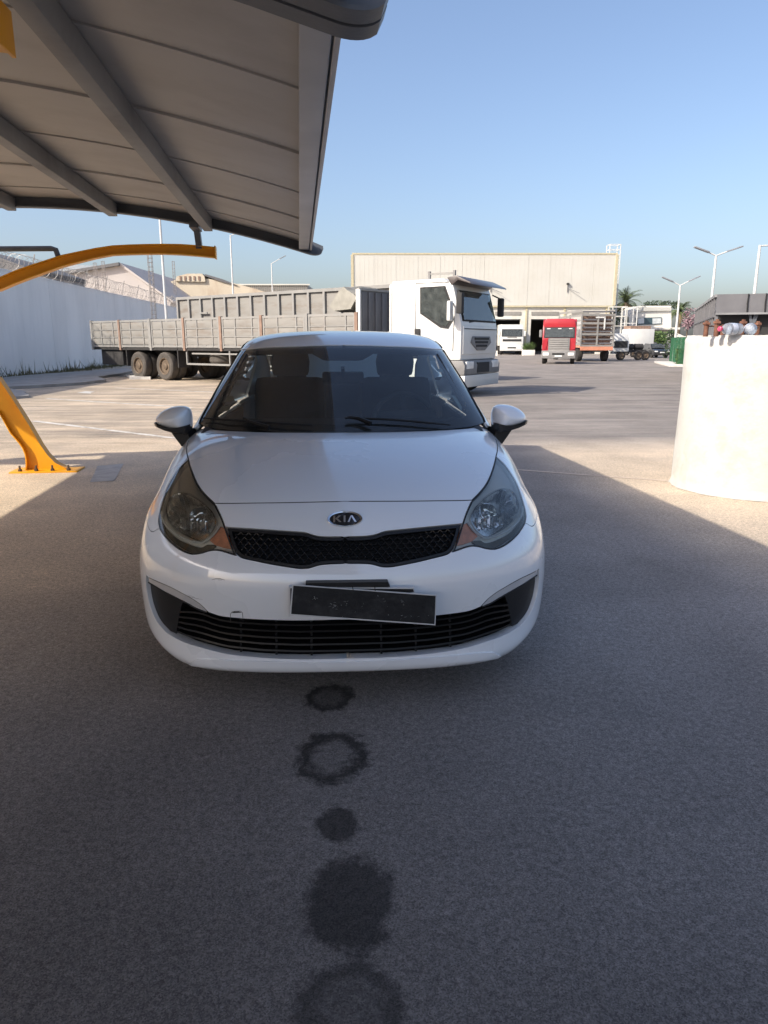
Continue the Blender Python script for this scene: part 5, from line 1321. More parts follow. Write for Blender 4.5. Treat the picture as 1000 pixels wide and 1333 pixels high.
quarter = joinc(curve(SA, [('w', .815, 3.145, .925), ('w', .86, 3.145, .72), ('w', .868, 3.145, .5), ('w', .86, 3.145, .26)], n=4),
                curve(SA, [('w', .87, 3.445-.37*cos(a), .31+.37*sin(a)) for a in [radians(x) for x in (-8, 10, 30, 60, 90, 120, 150, 170, 185)]], n=3),
                [Vector((7.9, 21.0)), Vector((7.9, 23.8)), Vector((4, 23.9)), Vector((0, 23.9)), Vector((0, 22)), Vector((0, 20)), Vector((0, 19.2))],
                [Vector((1.5, 19.1)), Vector((3.5, 18.9)), Vector((4.7, 18.0))])
panel('rear_body', SA, quarter, pt, car, merge=True, lip=0.02)
# sills and inner liner
for s in (-1, 1):
    MB().box((s*.80, 2.18, .235), (.10, 1.85, .09)).build('sill', pt, car, bevel=.03)
lin = []
def liner(poly_u, poly_v, name, off, mat):
    pass
lu, lv = 8, 13.6
lp = joinc([Vector((u*.5, 0.05)) for u in range(0, 13)], [Vector((6.3, v*.5+.05)) for v in range(0, 9)], [Vector((5.2, 5.0+v)) for v in range(0, 9)], [Vector((5.2-k*.4, 13.6)) for k in range(0, 14)])
lo = panel('inner_liner', SA, lp, M['matt_dark'], car, off=-0.085, lip=0, merge=True, inset=0, dens=3)
MB().box((0, 2.35, .21), (1.3, 3.2, .04)).build('floor_pan', M['matt_dark'], car, bevel=.01)
MB().box((0, 1.05, .55), (1.50, .03, .72)).build('bulkhead', M['matt_dark'], car)
for s in (-1, 1):
    MB().box((s*.80, 2.25, .58), (.03, 1.95, .62)).build('door_trim', M['dash_plastic'], car, bevel=.01)

# ---- wheels
def car_wheel(x, y, s):
    t = MB().lathe([(.20, -.095), (.275, -.098), (.303, -.085), (.313, -.06), (.313, .06), (.303, .085), (.275, .098), (.20, .095)], 'x', n=40).build('tyre', M['rubber'], None, True)
    wobj = bpy.data.objects.new('wheel', t.data); COL.objects.unlink(t); bpy.data.objects.remove(t); link(wobj, car); wobj.location = (x, y, .313)
    r = MB().lathe([(.03, .05*s), (.06, .075*s), (.19, .085*s), (.205, .09*s), (.205, .06*s), (.19, .0*s)], 'x', n=32).build('rim', M['rim_silver'], wobj, True)
    for k in range(10):
        a = 2*pi*k/10; MB().bar((.088*s, .05*cos(a), .05*sin(a)), (.094*s, .19*cos(a), .19*sin(a)), .012, .03, up=(1, 0, 0)).build('spoke', M['rim_silver'], wobj)
for y in (.875, 3.445):
    for s in (-1, 1):
        car_wheel(s*.745, y, s)
        MB().lathe([(.36, -.14), (.365, .10), (.33, .10), (.33, -.135)], 'x', c=(s*.70, y, .31), n=32).build('wheel_housing', M['matt_dark'], car, True)

# ---- upper grille: black rim, recess, honeycomb
def shrink(S, poly, d):
    pu = np.array([p[0] for p in poly]); pv = np.array([p[1] for p in poly]); P3 = S.ev(pu, pv); N3 = S.nrm(pu, pv)
    du = S.ev(pu, pv, du=1); dv = S.ev(pu, pv, dv=1); n = len(poly)
    area = sum(poly[i][0]*poly[(i+1) % n][1]-poly[(i+1) % n][0]*poly[i][1] for i in range(n)); sg = 1 if area > 0 else -1
    out = []
    for i in range(n):
        tn = P3[(i+1) % n]-P3[i-1]; tn /= np.linalg.norm(tn)+1e-12; inn = np.cross(N3[i], tn)*sg
        cl = poly[i][0] < 1e-5
        if cl: inn[0] = 0
        sol = np.linalg.lstsq(np.stack([du[i], dv[i]], 1), inn*d, rcond=None)[0]
        q = Vector((poly[i][0]+sol[0], poly[i][1]+sol[1]))
        if cl: q.x = 0
        out.append(q)
    return out
def rim_band(name, S, poly, wd, mat, off, h, parent, closed_center=True):
    """raised band running round inside a region's edge"""
    inn = shrink(S, poly, wd); n = len(poly); vs = []; fs = []
    for i in range(n):
        for (q, o_) in ((poly[i], off-h), (poly[i], off), (inn[i], off), (inn[i], off-h)): vs.append(spt(S, q, o_))
    for i in range(n):
        j = (i+1) % n
        if poly[i][0] < 1e-5 and poly[j][0] < 1e-5: continue
        for k in range(3): fs.append((4*i+k, 4*i+k+1, 4*j+k+1, 4*j+k))
    vv = vs+[Vector((-q.x, q.y, q.z)) for q in vs]; k = len(vs); ff = fs+[tuple(x+k for x in f[::-1]) for f in fs]
    return mesh_obj(name, vv, ff, mat, parent)
gr = panel('grille', SA, GRP, M['matt_dark'], car, off=-0.030, lip=0, inset=0, merge=True, dens=4)[0]
rim_band('grille_surround', SA, shrink(SA, GRP, .003), .010, M['black_plastic'], -0.004, .025, gr)
grp2 = [tuple(q) for q in shrink(SA, GRP, .010)]
hexm = MB(); aw, ah = .0168, .0112
def surf(x, z, off):
    uv = tok(SA, ('f', abs(x), z)); q = spt(SA, uv, off); return Vector((x, q.y, q.z)) , uv
cells = []
gz0, gz1 = .55, .72
row = 0; z = gz0
while z < gz1:
    kx = -40
    while kx < 40:
        x = (kx+(0.5 if row % 2 else 0))*aw*1.78
        if abs(x) < .60:
            uv = tok(SA, ('f', abs(x), z))
            if uv and inside(grp2, *uv): cells.append((x, z))
        kx += 1
    z += ah*1.42; row += 1
for (x, z) in cells:
    vs = []; fs = []
    for k in range(6):
        dx_, dz_ = [(-1, .0), (-.45, .95), (.45, .95), (1, .0), (.45, -.95), (-.45, -.95)][k]
        for (sc, of) in ((1.0, -0.010), (.80, -0.008), (.70, -0.026)):
            q, _ = surf(x+dx_*aw*sc, z+dz_*ah*.80*sc, of); vs.append(q)
    for k in range(6):
        j = (k+1) % 6
        for c in (0, 1): fs.append((k*3+c, k*3+c+1, j*3+c+1, j*3+c))
    hexm.add(vs, fs)
hexm.build('honeycomb_mesh', M['gloss_black'], gr)

# ---- badge
def on_surface(name, S, uv, shape_fn, parent, mat): pass
buv = tok(SA, ('p', 0, 676.5)); bc = spt(SA, buv, 0); bn = snr(SA, buv); bx = Vector((1, 0, 0)); bz = bn.cross(bx)
if bz.z < 0: bz = -bz
def bpt(a, b, c):
    q = bc+bx*a+bz*b; h = surf(q.x, q.z, 0)[0]; return Vector((q.x, h.y, q.z))+bn*c
ew, eh = .0655, .0315
def ellipse_ring(r0, r1, c0, c1, cm):
    vs = []; fs = []; n = 40
    for k in range(n):
        a = 2*pi*k/n
        for (r, c) in ((r1, c0), (r1-.04, c1), (r0, cm)): vs.append(bpt(ew*r*cos(a), eh*r*sin(a), c))
    for k in range(n):
        j = (k+1) % n
        for c in (0, 1): fs.append((k*3+c, k*3+c+1, j*3+c+1, j*3+c))
    return vs, fs
badge_vs = [bpt(ew*.93*cos(2*pi*k/40), eh*.93*sin(2*pi*k/40), .0055) for k in range(40)]
bd = mesh_obj('badge', badge_vs, [tuple(range(40))], M['gloss_black'], car)
vs, fs = ellipse_ring(.86, 1.03, 0.0, .008, .0052)
mesh_obj('badge_rim', vs, fs, M['chrome'], bd, True)
def stroke(poly, nm):
    n = len(poly); vs = [bpt(a, b, .0052) for a, b in poly]+[bpt(a, b, .0082) for a, b in poly]
    mesh_obj(nm, vs, [tuple(range(n, 2*n))]+[(i, (i+1) % n, (i+1) % n+n, i+n) for i in range(n)], M['chrome'], bd)
lh = .0135; t_ = .0068
stroke([(-.043, -lh), (-.043+t_, -lh), (-.043+t_, lh), (-.043, lh)], 'letter_stem')
stroke([(-.0365, -.001), (-.0235, lh), (-.0145, lh), (-.0290, .0)], 'letter_arm')
stroke([(-.0355, .002), (-.0220, -lh), (-.0125, -lh), (-.0290, .004)], 'letter_leg')
stroke([(-.0045, -lh), (.0025, -lh), (.0025, lh), (-.0045, lh)], 'letter_bar')
stroke([(.0095, -lh), (.017, -lh), (.0255, .0065), (.0255, lh), (.0225, lh)], 'letter_slope')
stroke([(.0225, lh), (.0285, lh), (.0435, -lh), (.036, -lh), (.0235, .010)], 'letter_slope')

# ---- lower intake: recess, slats, ribs, corner pods, bright strips
ik = panel('lower_intake', SA, INP, M['matt_dark'], car, off=-0.075, lip=0, inset=0, merge=True, dens=3)[0]
def xz_of(dx, y, off=0): return spt(SA, tok(SA, ('p', dx, y)), off)
def itop(dx): return np.interp(dx, [0, 60, 100, 139, 160, 175, 187, 204, 222], [806.5, 805.5, 803, 799, 795.5, 790, 784, 782.5, 783])
def ibot(dx): return np.interp(dx, [0, 60, 110, 153.5, 182, 206, 222], [857, 855, 850.5, 843.5, 835, 826.5, 817])
NS = 6
for k in range(1, NS):
    f = k/NS; dxs = [i*3.6*3 for i in range(0, 21)]; dxs = [d for d in dxs if d < 214]+[214+4*f]
    vs = []; fs = []
    for d in dxs:
        y = itop(d)*(1-f)+ibot(d)*f; a = tok(SA, ('p', d, y-1.0)); b = tok(SA, ('p', d, y+0.9))
        vs += [spt(SA, a, -.012), spt(SA, b, -.010), spt(SA, b, -.016), spt(SA, a, -.055)]
    for i in range(len(dxs)-1):
        for j in range(4): fs.append((i*4+j, i*4+(j+1) % 4, (i+1)*4+(j+1) % 4, (i+1)*4+j))
    fs.append(tuple(4*(len(dxs)-1)+j for j in range(4)))
    kk = len(vs); vv = vs+[Vector((-q.x, q.y, q.z)) for q in vs]
    mesh_obj('slat', vv, fs+[tuple(q+kk for q in g[::-1]) for g in fs], M['slat_black'], ik)
for d in (46, 92, 138):
    for s in (1, -1):
        a = tok(SA, ('p', d, itop(d)+1)); b = tok(SA, ('p', d, ibot(d)-1)); n_ = 6; vs = []; fs = []
        for i in range(n_+1):
            q = spt(SA, (a[0]+(b[0]-a[0])*i/n_, a[1]+(b[1]-a[1])*i/n_), -.022)
            for (ox, oy) in ((-.004, 0), (.004, 0), (.004, .03), (-.004, .03)): vs.append((s*(q.x+ox), q.y+oy, q.z))
        for i in range(n_):
            for j in range(4): fs.append((i*4+j, i*4+(j+1) % 4, (i+1)*4+(j+1) % 4, (i+1)*4+j))
        mesh_obj('rib', vs, fs, M['black_plastic'], ik)
POD = joinc(curve(SA, p_((205, 770.5), (212, 783), (216, 800), (220, 817.5)), n=4), [Vector(tok(SA, ('p', 220, 817.5))), Vector(tok(SA, ('p', 227, 814)))],
            L_iside[::-1], L_istrip[::-1][:9], )
for o in panel('fog_lamp_bezel', SA, POD, M['black_plastic'], car, off=-0.016, lip=0.05, inset=0.003, dens=8):
    pass
L_slow = curve(SA, p_((250, 749), (240, 756), (222, 767), (205, 776.5), (190, 785.5), (178, 790.5)), n=5)
STR = joinc(L_istrip[1:-1], [Vector(tok(SA, ('p', 250.5, 741.5)))], L_slow)
panel('bright_strip', SA, STR, M['silver_trim'], car, off=-0.004, lip=0.012, inset=0.0032, dens=10)

for s in (1, -1):
    for cv_ in (L_slow, L_istrip[:-1]):
        MB().tube([(q.x*s, q.y, q.z) for q in (spt(SA, c_, -.003) for c_ in cv_)], .0028, 6).build('trim_seal', M['matt_dark'], car, True)
LIP = joinc(curve(SA, p_((0, 861), (60, 858.5), (95, 856), (140, 852.5), (170, 849.5), (190, 848.5))), curve(SA, p_((190, 848.5), (200, 853), (196, 855.5)), False), curve(SA, p_((196, 855.5), (175, 858.5), (130, 862), (60, 865.5), (0, 866.8))), [Vector((0, tok(SA, ('p', 0, 861))[1]))])
panel('lip_spoiler', SA, LIP, pt, car, off=.007, lip=.02, inset=0, merge=True, dens=8)
# ---- headlights
def hl_poly(pts, n=5, closed=True):
    P_ = [Vector(tok(SA, ('p', a, b))) for a, b in pts]; N_ = len(P_); out = []
    for i in range(N_):
        p0, p1, p2, p3 = P_[i-1], P_[i], P_[(i+1) % N_], P_[(i+2) % N_]
        for k in range(n):
            t = k/n; out.append(0.5*((2*p1)+(p2-p0)*t+(2*p0-5*p1+4*p2-p3)*t*t+(3*p1-p0-3*p2+p3)*t**3))
    return out
LENS = hl_poly([(166, 673), (173, 656), (188, 641), (206, 632.5), (222, 637), (229, 652), (229, 667), (219, 681), (203, 691), (186, 697), (173, 688)])
AMB = joinc([Vector(tok(SA, ('p', a, b))) for a, b in ((146, 709), (150, 694), (156, 681), (161, 679), (168, 687), (175, 697), (168, 703), (157, 707))])
HLS = shrink(SA, HLP, .003)
BEZ = hl_poly([(168, 703.5), (178, 702), (187, 705.5), (204, 700), (221, 690), (233, 675.5), (235.5, 669), (234.5, 679), (225, 693.5), (210, 706), (196, 712.5), (184, 711.5), (174, 708.5)], 4)
lens_c = sum(LENS, Vector((0, 0)))/len(LENS)
def lens_depth(u, v):
    # 0 at the rim, 1 at the middle
    d = Vector((u, v))-lens_c
    if d.length < 1e-6: return 1
    best = 1e9
    for q in LENS:
        e = q-lens_c
        c = d.normalized().dot(e.normalized())
        if c > 0.985: best = min(best, d.length/e.length)
    if best > 1e8: best = .5
    return max(0, 1-best**2)
covers = panel('headlight', SA, HLP, M['lamp_cover'], car, off=0.0, lip=0.006, inset=0.003, dens=8)
for o, s in zip(covers, (1, -1)):
    def pm(name, S, poly, mat, **k):
        r = panel(name, S, poly, mat, o, mirror=True, **k)
        keep, kill = (r[0], r[1]) if s == 1 else (r[1], r[0])
        bpy.data.objects.remove(kill); return keep
    # housing with a hole for the bowl: outer ring strip from headlight edge to bowl rim
    hs = pm('lamp_housing', SA, HLS, M['lamp_housing'], off=-0.024, lip=0.05, inset=0, dens=8,
            offfn=lambda u, v: -0.085*lens_depth(u, v) if inside([tuple(q) for q in LENS], u, v) else 0.0)
    pm('reflector_bowl', SA, shrink(SA, LENS, .002), M['lamp_chrome'], off=-0.021, lip=0.0, inset=0, dens=14,
       offfn=lambda u, v: -0.060*lens_depth(u, v)**.8 + 0.003*sin(u*60) )
    # bright rim line
    inn = shrink(SA, LENS, .005); vs = []; fs = []; n = len(LENS)
    for i in range(n):
        for q, o_ in ((LENS[i], -.022), (LENS[i], -.013), (inn[i], -.013), (inn[i], -.022)):
            w_ = spt(SA, q, o_); vs.append((w_.x*s, w_.y, w_.z))
    for i in range(n):
        j = (i+1) % n
        for k in range(4): fs.append((4*i+k, 4*i+(k+1) % 4, 4*j+(k+1) % 4, 4*j+k))
    mesh_obj('lens_rim', vs, fs, M['chrome'], o, True)
    c = spt(SA, tok(SA, ('p', 194, 661)), -.055); c.x *= s
    MB().lathe([(.0, -.022), (.012, -.022), (.019, -.014), (.021, 0.0), (.019, .035), (.012, .035)], 'y', c=c, n=20).build('bulb_shield', M['lamp_chrome'], o, True)
    MB().lathe([(.044, .0), (.047, .004), (.044, .010), (.036, .010), (.034, .012), (.03, .03)], 'y', c=c+Vector((0, .012, 0)), n=28).build('inner_ring', M['chrome'], o, True)
    # faceted vertical flutes inside the bowl
    for k in range(7):
        uvq = tok(SA, ('p', 178+k*6.4, 676-(k*1.1))); q = spt(SA, uvq, -.045); q.x *= s
        MB().box(q, (.0075, .02, .045), Matrix.Rotation(radians(20*(1 if k % 2 else -1)), 3, 'Z')).build('flute', M['lamp_chrome'], o)
    pm('lower_bezel', SA, BEZ, M['bezel_brown'], off=-.015, lip=.012, inset=0, dens=12)
    am = pm('indicator', SA, AMB, M['amber'], off=-0.014, lip=0.012, inset=0, dens=16, offfn=lambda u, v: 0.003*sin(u*70)*sin(v*50))
    cr = curve(SA, p_((161, 679), (167, 688), (176, 696), (186, 700), (203, 695), (220, 685), (231.5, 671), (234, 655)), n=5)
    MB().tube([(q.x*s, q.y, q.z) for q in (spt(SA, c_, -.0075) for c_ in cr)], .0045, 8).build('lens_edge', M['plate_white'], o, True)
    # body-coloured seal line of dark plastic round the lamp
    inn = shrink(SA, HLP, .0055); outp = shrink(SA, HLP, .0005); vs = []; fs = []; n = len(HLP)
    for i in range(n):
        for q, o_ in ((outp[i], -.006), (outp[i], -.0012), (inn[i], -.0012), (inn[i], -.006)):
            w_ = spt(SA, q, o_); vs.append((w_.x*s, w_.y, w_.z))
    for i in range(n):
        j = (i+1) % n
        for k in range(4): fs.append((4*i+k, 4*i+(k+1) % 4, 4*j+(k+1) % 4, 4*j+k))
    mesh_obj('lamp_seal', vs, fs, M['matt_dark'], o)

# ---- number plates
def plate_pt(px, y, Y):
    o_, d = car_ray(px-(446+(y-445)*54/4125.0), y); return o_+d*((Y-o_.y)/d.y)
def plate(name, quad, Y, th, mat, parent, edge=None):
    c = [plate_pt(a, b, Y) for a, b in quad]
    vs = [q for q in c]+[q+Vector((0, th, 0)) for q in c]
    return mesh_obj(name, vs, [(0, 1, 2, 3), (7, 6, 5, 4)]+[(i, i+4, (i+1) % 4+4, (i+1) % 4) for i in range(4)], mat, parent)
bk = plate('plate_holder', [(398, 759.0), (505, 757.5), (508, 764), (398, 764)], -.018, .03, M['black_plastic'], car)
plate('plate_holder_back', [(376, 764), (539, 765), (540, 771.5), (376, 803)], -.014, .02, M['plate_white'], bk)
plate('plate_holder_face', [(378, 766), (538, 767), (539, 770.5), (378, 801)], -.0165, .003, M['black_plastic'], bk)
np1 = plate('number_plate', [(380.5, 761), (568.5, 774.5), (567.0, 814.0), (377, 801)], -.030, .003, M['plate_white'], car)
face = plate('plate_face', [(382.0, 762.5), (567.2, 775.9), (565.7, 812.4), (379.2, 799.3)], -.0315, .0016, M['plate_black'], np1)
rnd = random.Random(5)
sm = MB()
for (cx, cy, n_, sx, sy) in [(436, 789, 16, 8, 5), (447, 786, 10, 7, 3), (409, 779, 5, 3, 2), (524, 785, 7, 3, 3), (500, 781, 6, 30, 12), (530, 802, 9, 22, 2.5), (470, 790, 5, 40, 10)]:
    for k in range(n_):
        x, y = rnd.gauss(cx, sx*.5), rnd.gauss(cy, sy*.5); q = plate_pt(x, y, -.0318); a = rnd.uniform(0, pi); l, t = rnd.uniform(.0010, .0045), rnd.uniform(.0005, .0012)
        dx_, dz_ = cos(a)*l, sin(a)*l
        sm.add([q+Vector((-dx_-t, 0, -dz_)), q+Vector((dx_, 0, dz_-t)), q+Vector((dx_+t, 0, dz_)), q+Vector((-dx_, 0, -dz_+t))], [(0, 1, 2, 3)])
tag(sm.build('scuff_marks', M['scuff'], np1), kind='stuff')
for px in (459, 488):
    q = plate_pt(px, 764+(px-459)*.03, -.034)
    MB().tube([q+Vector((0, 0, .012)), q+Vector((0, -.004, .002)), q+Vector((.002, -.001, -.012))], .0016, 6).build('cable_tie', M['matt_dark'], np1)

# ---- tow-eye cover, scratches
tw = hl_poly([(-147.5, 792), (-145, 790), (-136, 789.5), (-133.5, 792)], 1) if False else None
def strip_on(name, pts, wd, mat, parent, off=.0004, sgn=1):
    C_ = [tok(SA, ('p', abs(a), b)) for a, b in pts]; vs = []; fs = []
    W = [spt(SA, q, off) for q in C_]; W = [Vector((w_.x*sgn, w_.y, w_.z)) for w_ in W]
    for i, q in enumerate(W):
        d = (W[min(i+1, len(W)-1)]-W[max(i-1, 0)]).normalized(); nn = snr(SA, C_[i]); nn.x *= sgn; sd_ = d.cross(nn).normalized()*wd/2
        e = .25 if i in (0, len(W)-1) else 1
        vs += [q-sd_*e, q+sd_*e]
    for i in range(len(W)-1): fs.append((2*i, 2*i+1, 2*i+3, 2*i+2))
    return mesh_obj(name, vs, fs, mat, parent)
strip_on('tow_cover_seam', [(147.5, 804.2), (148, 799), (147.8, 793), (145.5, 790.3), (141, 789.6), (135, 789.8), (132.8, 792), (132.3, 797), (132, 803.5)], .0022, M['scratch'], car, sgn=-1)
strip_on('tow_cover_notch', [(146, 791.6), (143, 791.0), (140, 791.0), (137, 791.0), (134, 791.6)], .0055, M['matt_dark'], car, .0008, -1)
for pts, wd in (([(171, 748.5), (166, 747.4), (160, 747.6), (154, 749.5)], .0022), ([(206, 765.5), (198, 769), (190, 771.5), (182, 773.5)], .0014), ([(200, 766.5), (192, 770)], .003), ([(163, 749), (158, 749.4)], .003)):
    strip_on('scratch', pts, wd, M['scratch'], car, .0004, -1)

# ---- greenhouse
W_bot = curve(SB, p_((0, 562), (60, 561), (120, 559), (165, 555), (184, 549)))
W_side = curve(SB, p_((184, 549), (181, 541), (169.5, 520), (155, 493.5), (145, 477), (135.5, 461), (131, 455.8)))
W_top = curve(SB, p_((131, 455.8), (120, 454), (72, 450.8), (40, 449.7), (0, 449.2)))
WP = joinc(W_bot, W_side, W_top, [W_top[-1], W_bot[0]])
ws = panel('windscreen', SB, WP, M['windscreen_glass'], car, off=-.003, lip=0.0, inset=0.001, merge=True, dens=5)[0]
# black ceramic border of the windscreen, behind the glass
inner = [Vector(tok(SB, ('p', a, b))) for a, b in ((0, 551), (60, 550), (120, 547.5), (148, 544), (160, 540), (163.5, 532), (158, 517), (147, 495), (136, 474), (130, 464.5), (122, 461.5), (60, 459.5), (40, 459), (26, 467), (20, 468), (0, 468))]
def resamp(c, n):
    d = [0]
    for i in range(len(c)-1): d.append(d[-1]+(c[i+1]-c[i]).length)
    o_ = []
    for k in range(n):
        s_ = d[-1]*k/(n-1); i = 0
        while i < len(d)-2 and d[i+1] < s_: i += 1
        o_.append(c[i].lerp(c[i+1], (s_-d[i])/(d[i+1]-d[i]+1e-12)))
    return o_
outer_ = joinc(W_bot, W_side, W_top)
fr_poly = joinc(outer_, [Vector((0, tok(SB, ('p', 0, 449.2))[1]))], inner[::-1])
panel('windscreen_border', SB, fr_poly, M['gloss_black'], ws, off=-.008, lip=0, inset=0, merge=True, dens=4)
# roof
W_c = W_top[0]; u_r = 4.35
RT = [W_c, Vector((W_c.x*.5+u_r*.5, W_c.y+.22)), Vector((u_r, W_c.y+.5))]
ROOF = joinc(W_top[::-1], RT, [Vector((u_r, v/2)) for v in range(int(RT[-1][1]*2)+2, 18)], [Vector((u_r, 8.9)), Vector((3.0, 9.0)), Vector((1.5, 9.05)), Vector((0, 9.05)), Vector((0, W_top[-1][1]))])
panel('roof', SB, ROOF, pt, car, inset=.002, lip=.012, merge=True)
# roof ditch mouldings
vs = []; fs = []; pth = RT[1:]+[Vector((u_r, v/2)) for v in range(int(RT[-1][1]*2)+2, 19)]
u_side = 4.95
# pillar + cant rail: one side frame with window openings
frame_out = joinc(W_side, RT, [Vector((u_r, v/2)) for v in range(int(RT[-1][1]*2)+2, 18)], [Vector((u_r, 9.0)), Vector((u_r, 10)), Vector((u_r, 11)), Vector((4.2, 11.8))],
                  [Vector((6.9, 11.6)), Vector((6.95, 11)), Vector((6.95, 10)), Vector((6.9, 9.3))])
# window opening line
wtop = [Vector((5.15, 3.2+k*(9.2-3.2)/16)) for k in range(17)]
wfront = curve(SB, [('w', .80, 1.62, .915), ('w', .76, 1.66, .99), ('w', .70, 1.79, 1.12)], n=4)
apil = joinc(W_side, RT, [Vector((u_r, v/2)) for v in range(int(RT[-1][1]*2)+2, 18)], [Vector((u_r, 9.0)), Vector((u_r, 10.0)), Vector((u_r, 11.5))],
             [Vector((4.5, 11.9)), Vector((5.5, 11.95)), Vector((6.95, 11.9)), Vector((6.95, 10.8)), Vector((6.7, 9.9)), Vector((6.0, 9.4)), Vector((5.25, 8.9))],
             [Vector((5.15, 8.9-k*(8.9-4.0)/14)) for k in range(1, 15)], [Vector((5.18, 3.3)), Vector((5.3, 2.6)), Vector((5.7, 2.0)), Vector((6.3, 1.6)), Vector((6.9, 1.4)), Vector((6.9, 0.8)), Vector((6.0, .7)), Vector((5, .8)), Vector((4.3, 0.85))])
panel('side_frame', SB, apil, pt, car, inset=.001, lip=.015, dens=5)
glass_side = joinc([Vector((6.95, 10.6)), Vector((6.7, 9.9)), Vector((6.0, 9.4)), Vector((5.25, 8.9))], [Vector((5.15, 8.9-k*(8.9-4.0)/14)) for k in range(1, 15)],
                   [Vector((5.18, 3.3)), Vector((5.3, 2.6)), Vector((5.7, 2.0)), Vector((6.3, 1.6)), Vector((6.95, 1.4))], [Vector((6.95, 2+k)) for k in range(0, 9)])
for o in panel('side_window', SB, glass_side, M['side_glass'], car, inset=.001, lip=0, off=-.004, dens=4): pass
for s in (-1, 1):
    for y, wv in ((2.34, .06), ):
        a = spt(SB, SB.near(Vector((.73, y+.02, 1.33))), -.002); b = spt(SB, SB.near(Vector((.815, y, .92))), -.002)
        MB().bar((a.x*s, a.y, a.z), (b.x*s, b.y, b.z), .075, .01, up=(s*.9, 0, .4)).build('door_pillar', M['gloss_black'], car)
    MB().bar((s*.822, 1.62, .905), (s*.822, 3.15, .935), .012, .018).build('waist_strip', M['black_plastic'], car)
rw = joinc([Vector((0, 9.15)), Vector((1.5, 9.15)), Vector((2.9, 9.1)), Vector((3.5, 9.3)), Vector((3.6, 10)), Vector((3.7, 11)), Vector((3.8, 11.7))], [Vector((3.8-.38*k, 11.75)) for k in range(1, 11)])
panel('rear_window', SB, rw, M['side_glass'], car, inset=.001, lip=0, off=-.003, merge=True, dens=4)
# ditch moulding on each side of the roof
md = [q for q in RT[1:]]+[Vector((u_r, v/2)) for v in range(int(RT[-1][1]*2)+2, 18)]
for s in (1, -1):
    c = [spt(SB, q, .001) for q in md]; MB().tube([(q.x*s, q.y, q.z) for q in c], .0055, 6).build('roof_moulding', M['matt_dark'], car, True)
    c = [spt(SB, q, -.001) for q in W_side]; MB().tube([(q.x*s, q.y, q.z) for q in c], .005, 6).build('pillar_seal', M['matt_dark'], car, True)
# cowl
cw = joinc(curve(SA, p_((0, 562.5), (60, 561.7), (120, 559.8), (165, 556.5), (185, 551))), [Vector((4.5, 15.0)), Vector((2.5, 15)), Vector((0, 15.0))])
panel('cowl', SA, cw, M['black_plastic'], car, off=-0.014, inset=0, lip=0.0, merge=True, dens=5)
# wipers
def sb_pt(dx, y, off):
    q = spt(SB, tok(SB, ('p', abs(dx), y)), off); q.x *= (1 if dx >= 0 else -1); return q
for pts, piv in (([(138, 556.5), (100, 552.8), (60, 549.5), (30, 548.2), (4, 547.5)], [(35, 556), (20, 549.5), (8, 547.5), (2, 549)]),
                 ([(-178, 545), (-150, 548), (-120, 550.5), (-80, 554), (-40, 556.5)], [(-95, 560), (-118, 552.5), (-126, 548)])):
    wp = MB().tube([sb_pt(a, b, .016) for a, b in pts], .0055, 6, rads=[.003]+[.0058]*(len(pts)-2)+[.004]).build('wiper', M['matt_dark'], car, True)
    MB().tube([sb_pt(a, b, .022) for a, b in piv], .008, 6, rads=[.013, .010, .008, .006][:len(piv)]).build('wiper_arm', M['black_plastic'], wp, True)
# stickers behind the glass (photo left) and tags (photo right)
def sticker(pts, mat, off=-.010):
    c = [sb_pt(a, b, off) for a, b in pts]; nrm = Vector((0, .001, 0))
    mesh_obj('windscreen_sticker', c+[q+nrm for q in c], [(0, 1, 2, 3), (7, 6, 5, 4), (0, 4, 5, 1), (1, 5, 6, 2), (2, 6, 7, 3), (3, 7, 4, 0)], mat, ws)
for k, y in enumerate((464, 472, 481, 488.5)):
    x = -122-k*4.6; sticker([(x-9, y), (x+9, y-1.5), (x+7, y+3.0), (x-11, y+4.5)], M['sticker_blue'])
sticker([(-152, 497), (-131, 495.5), (-133, 498.5), (-154, 500)], M['sticker_paper'])
sticker([(-155, 499), (-151, 498.5), (-156, 512), (-160, 512.5)], M['sticker_paper'])
sticker([(-163, 513), (-140, 512.5), (-144, 519), (-166, 521.5)], M['sticker_paper'])
sticker([(-156, 525), (-144, 524.5), (-148, 531.5), (-161, 532)], M['sticker_paper'])
sticker([(113, 463), (121, 464), (123, 468.5), (114, 467.5)], M['sticker_paper'])
sticker([(122, 478.5), (130, 478), (132, 483), (126, 482)], M['sticker_paper'])
sticker([(141, 512), (146, 513), (155, 527), (155, 534), (148, 527)][:4], M['sticker_paper'])

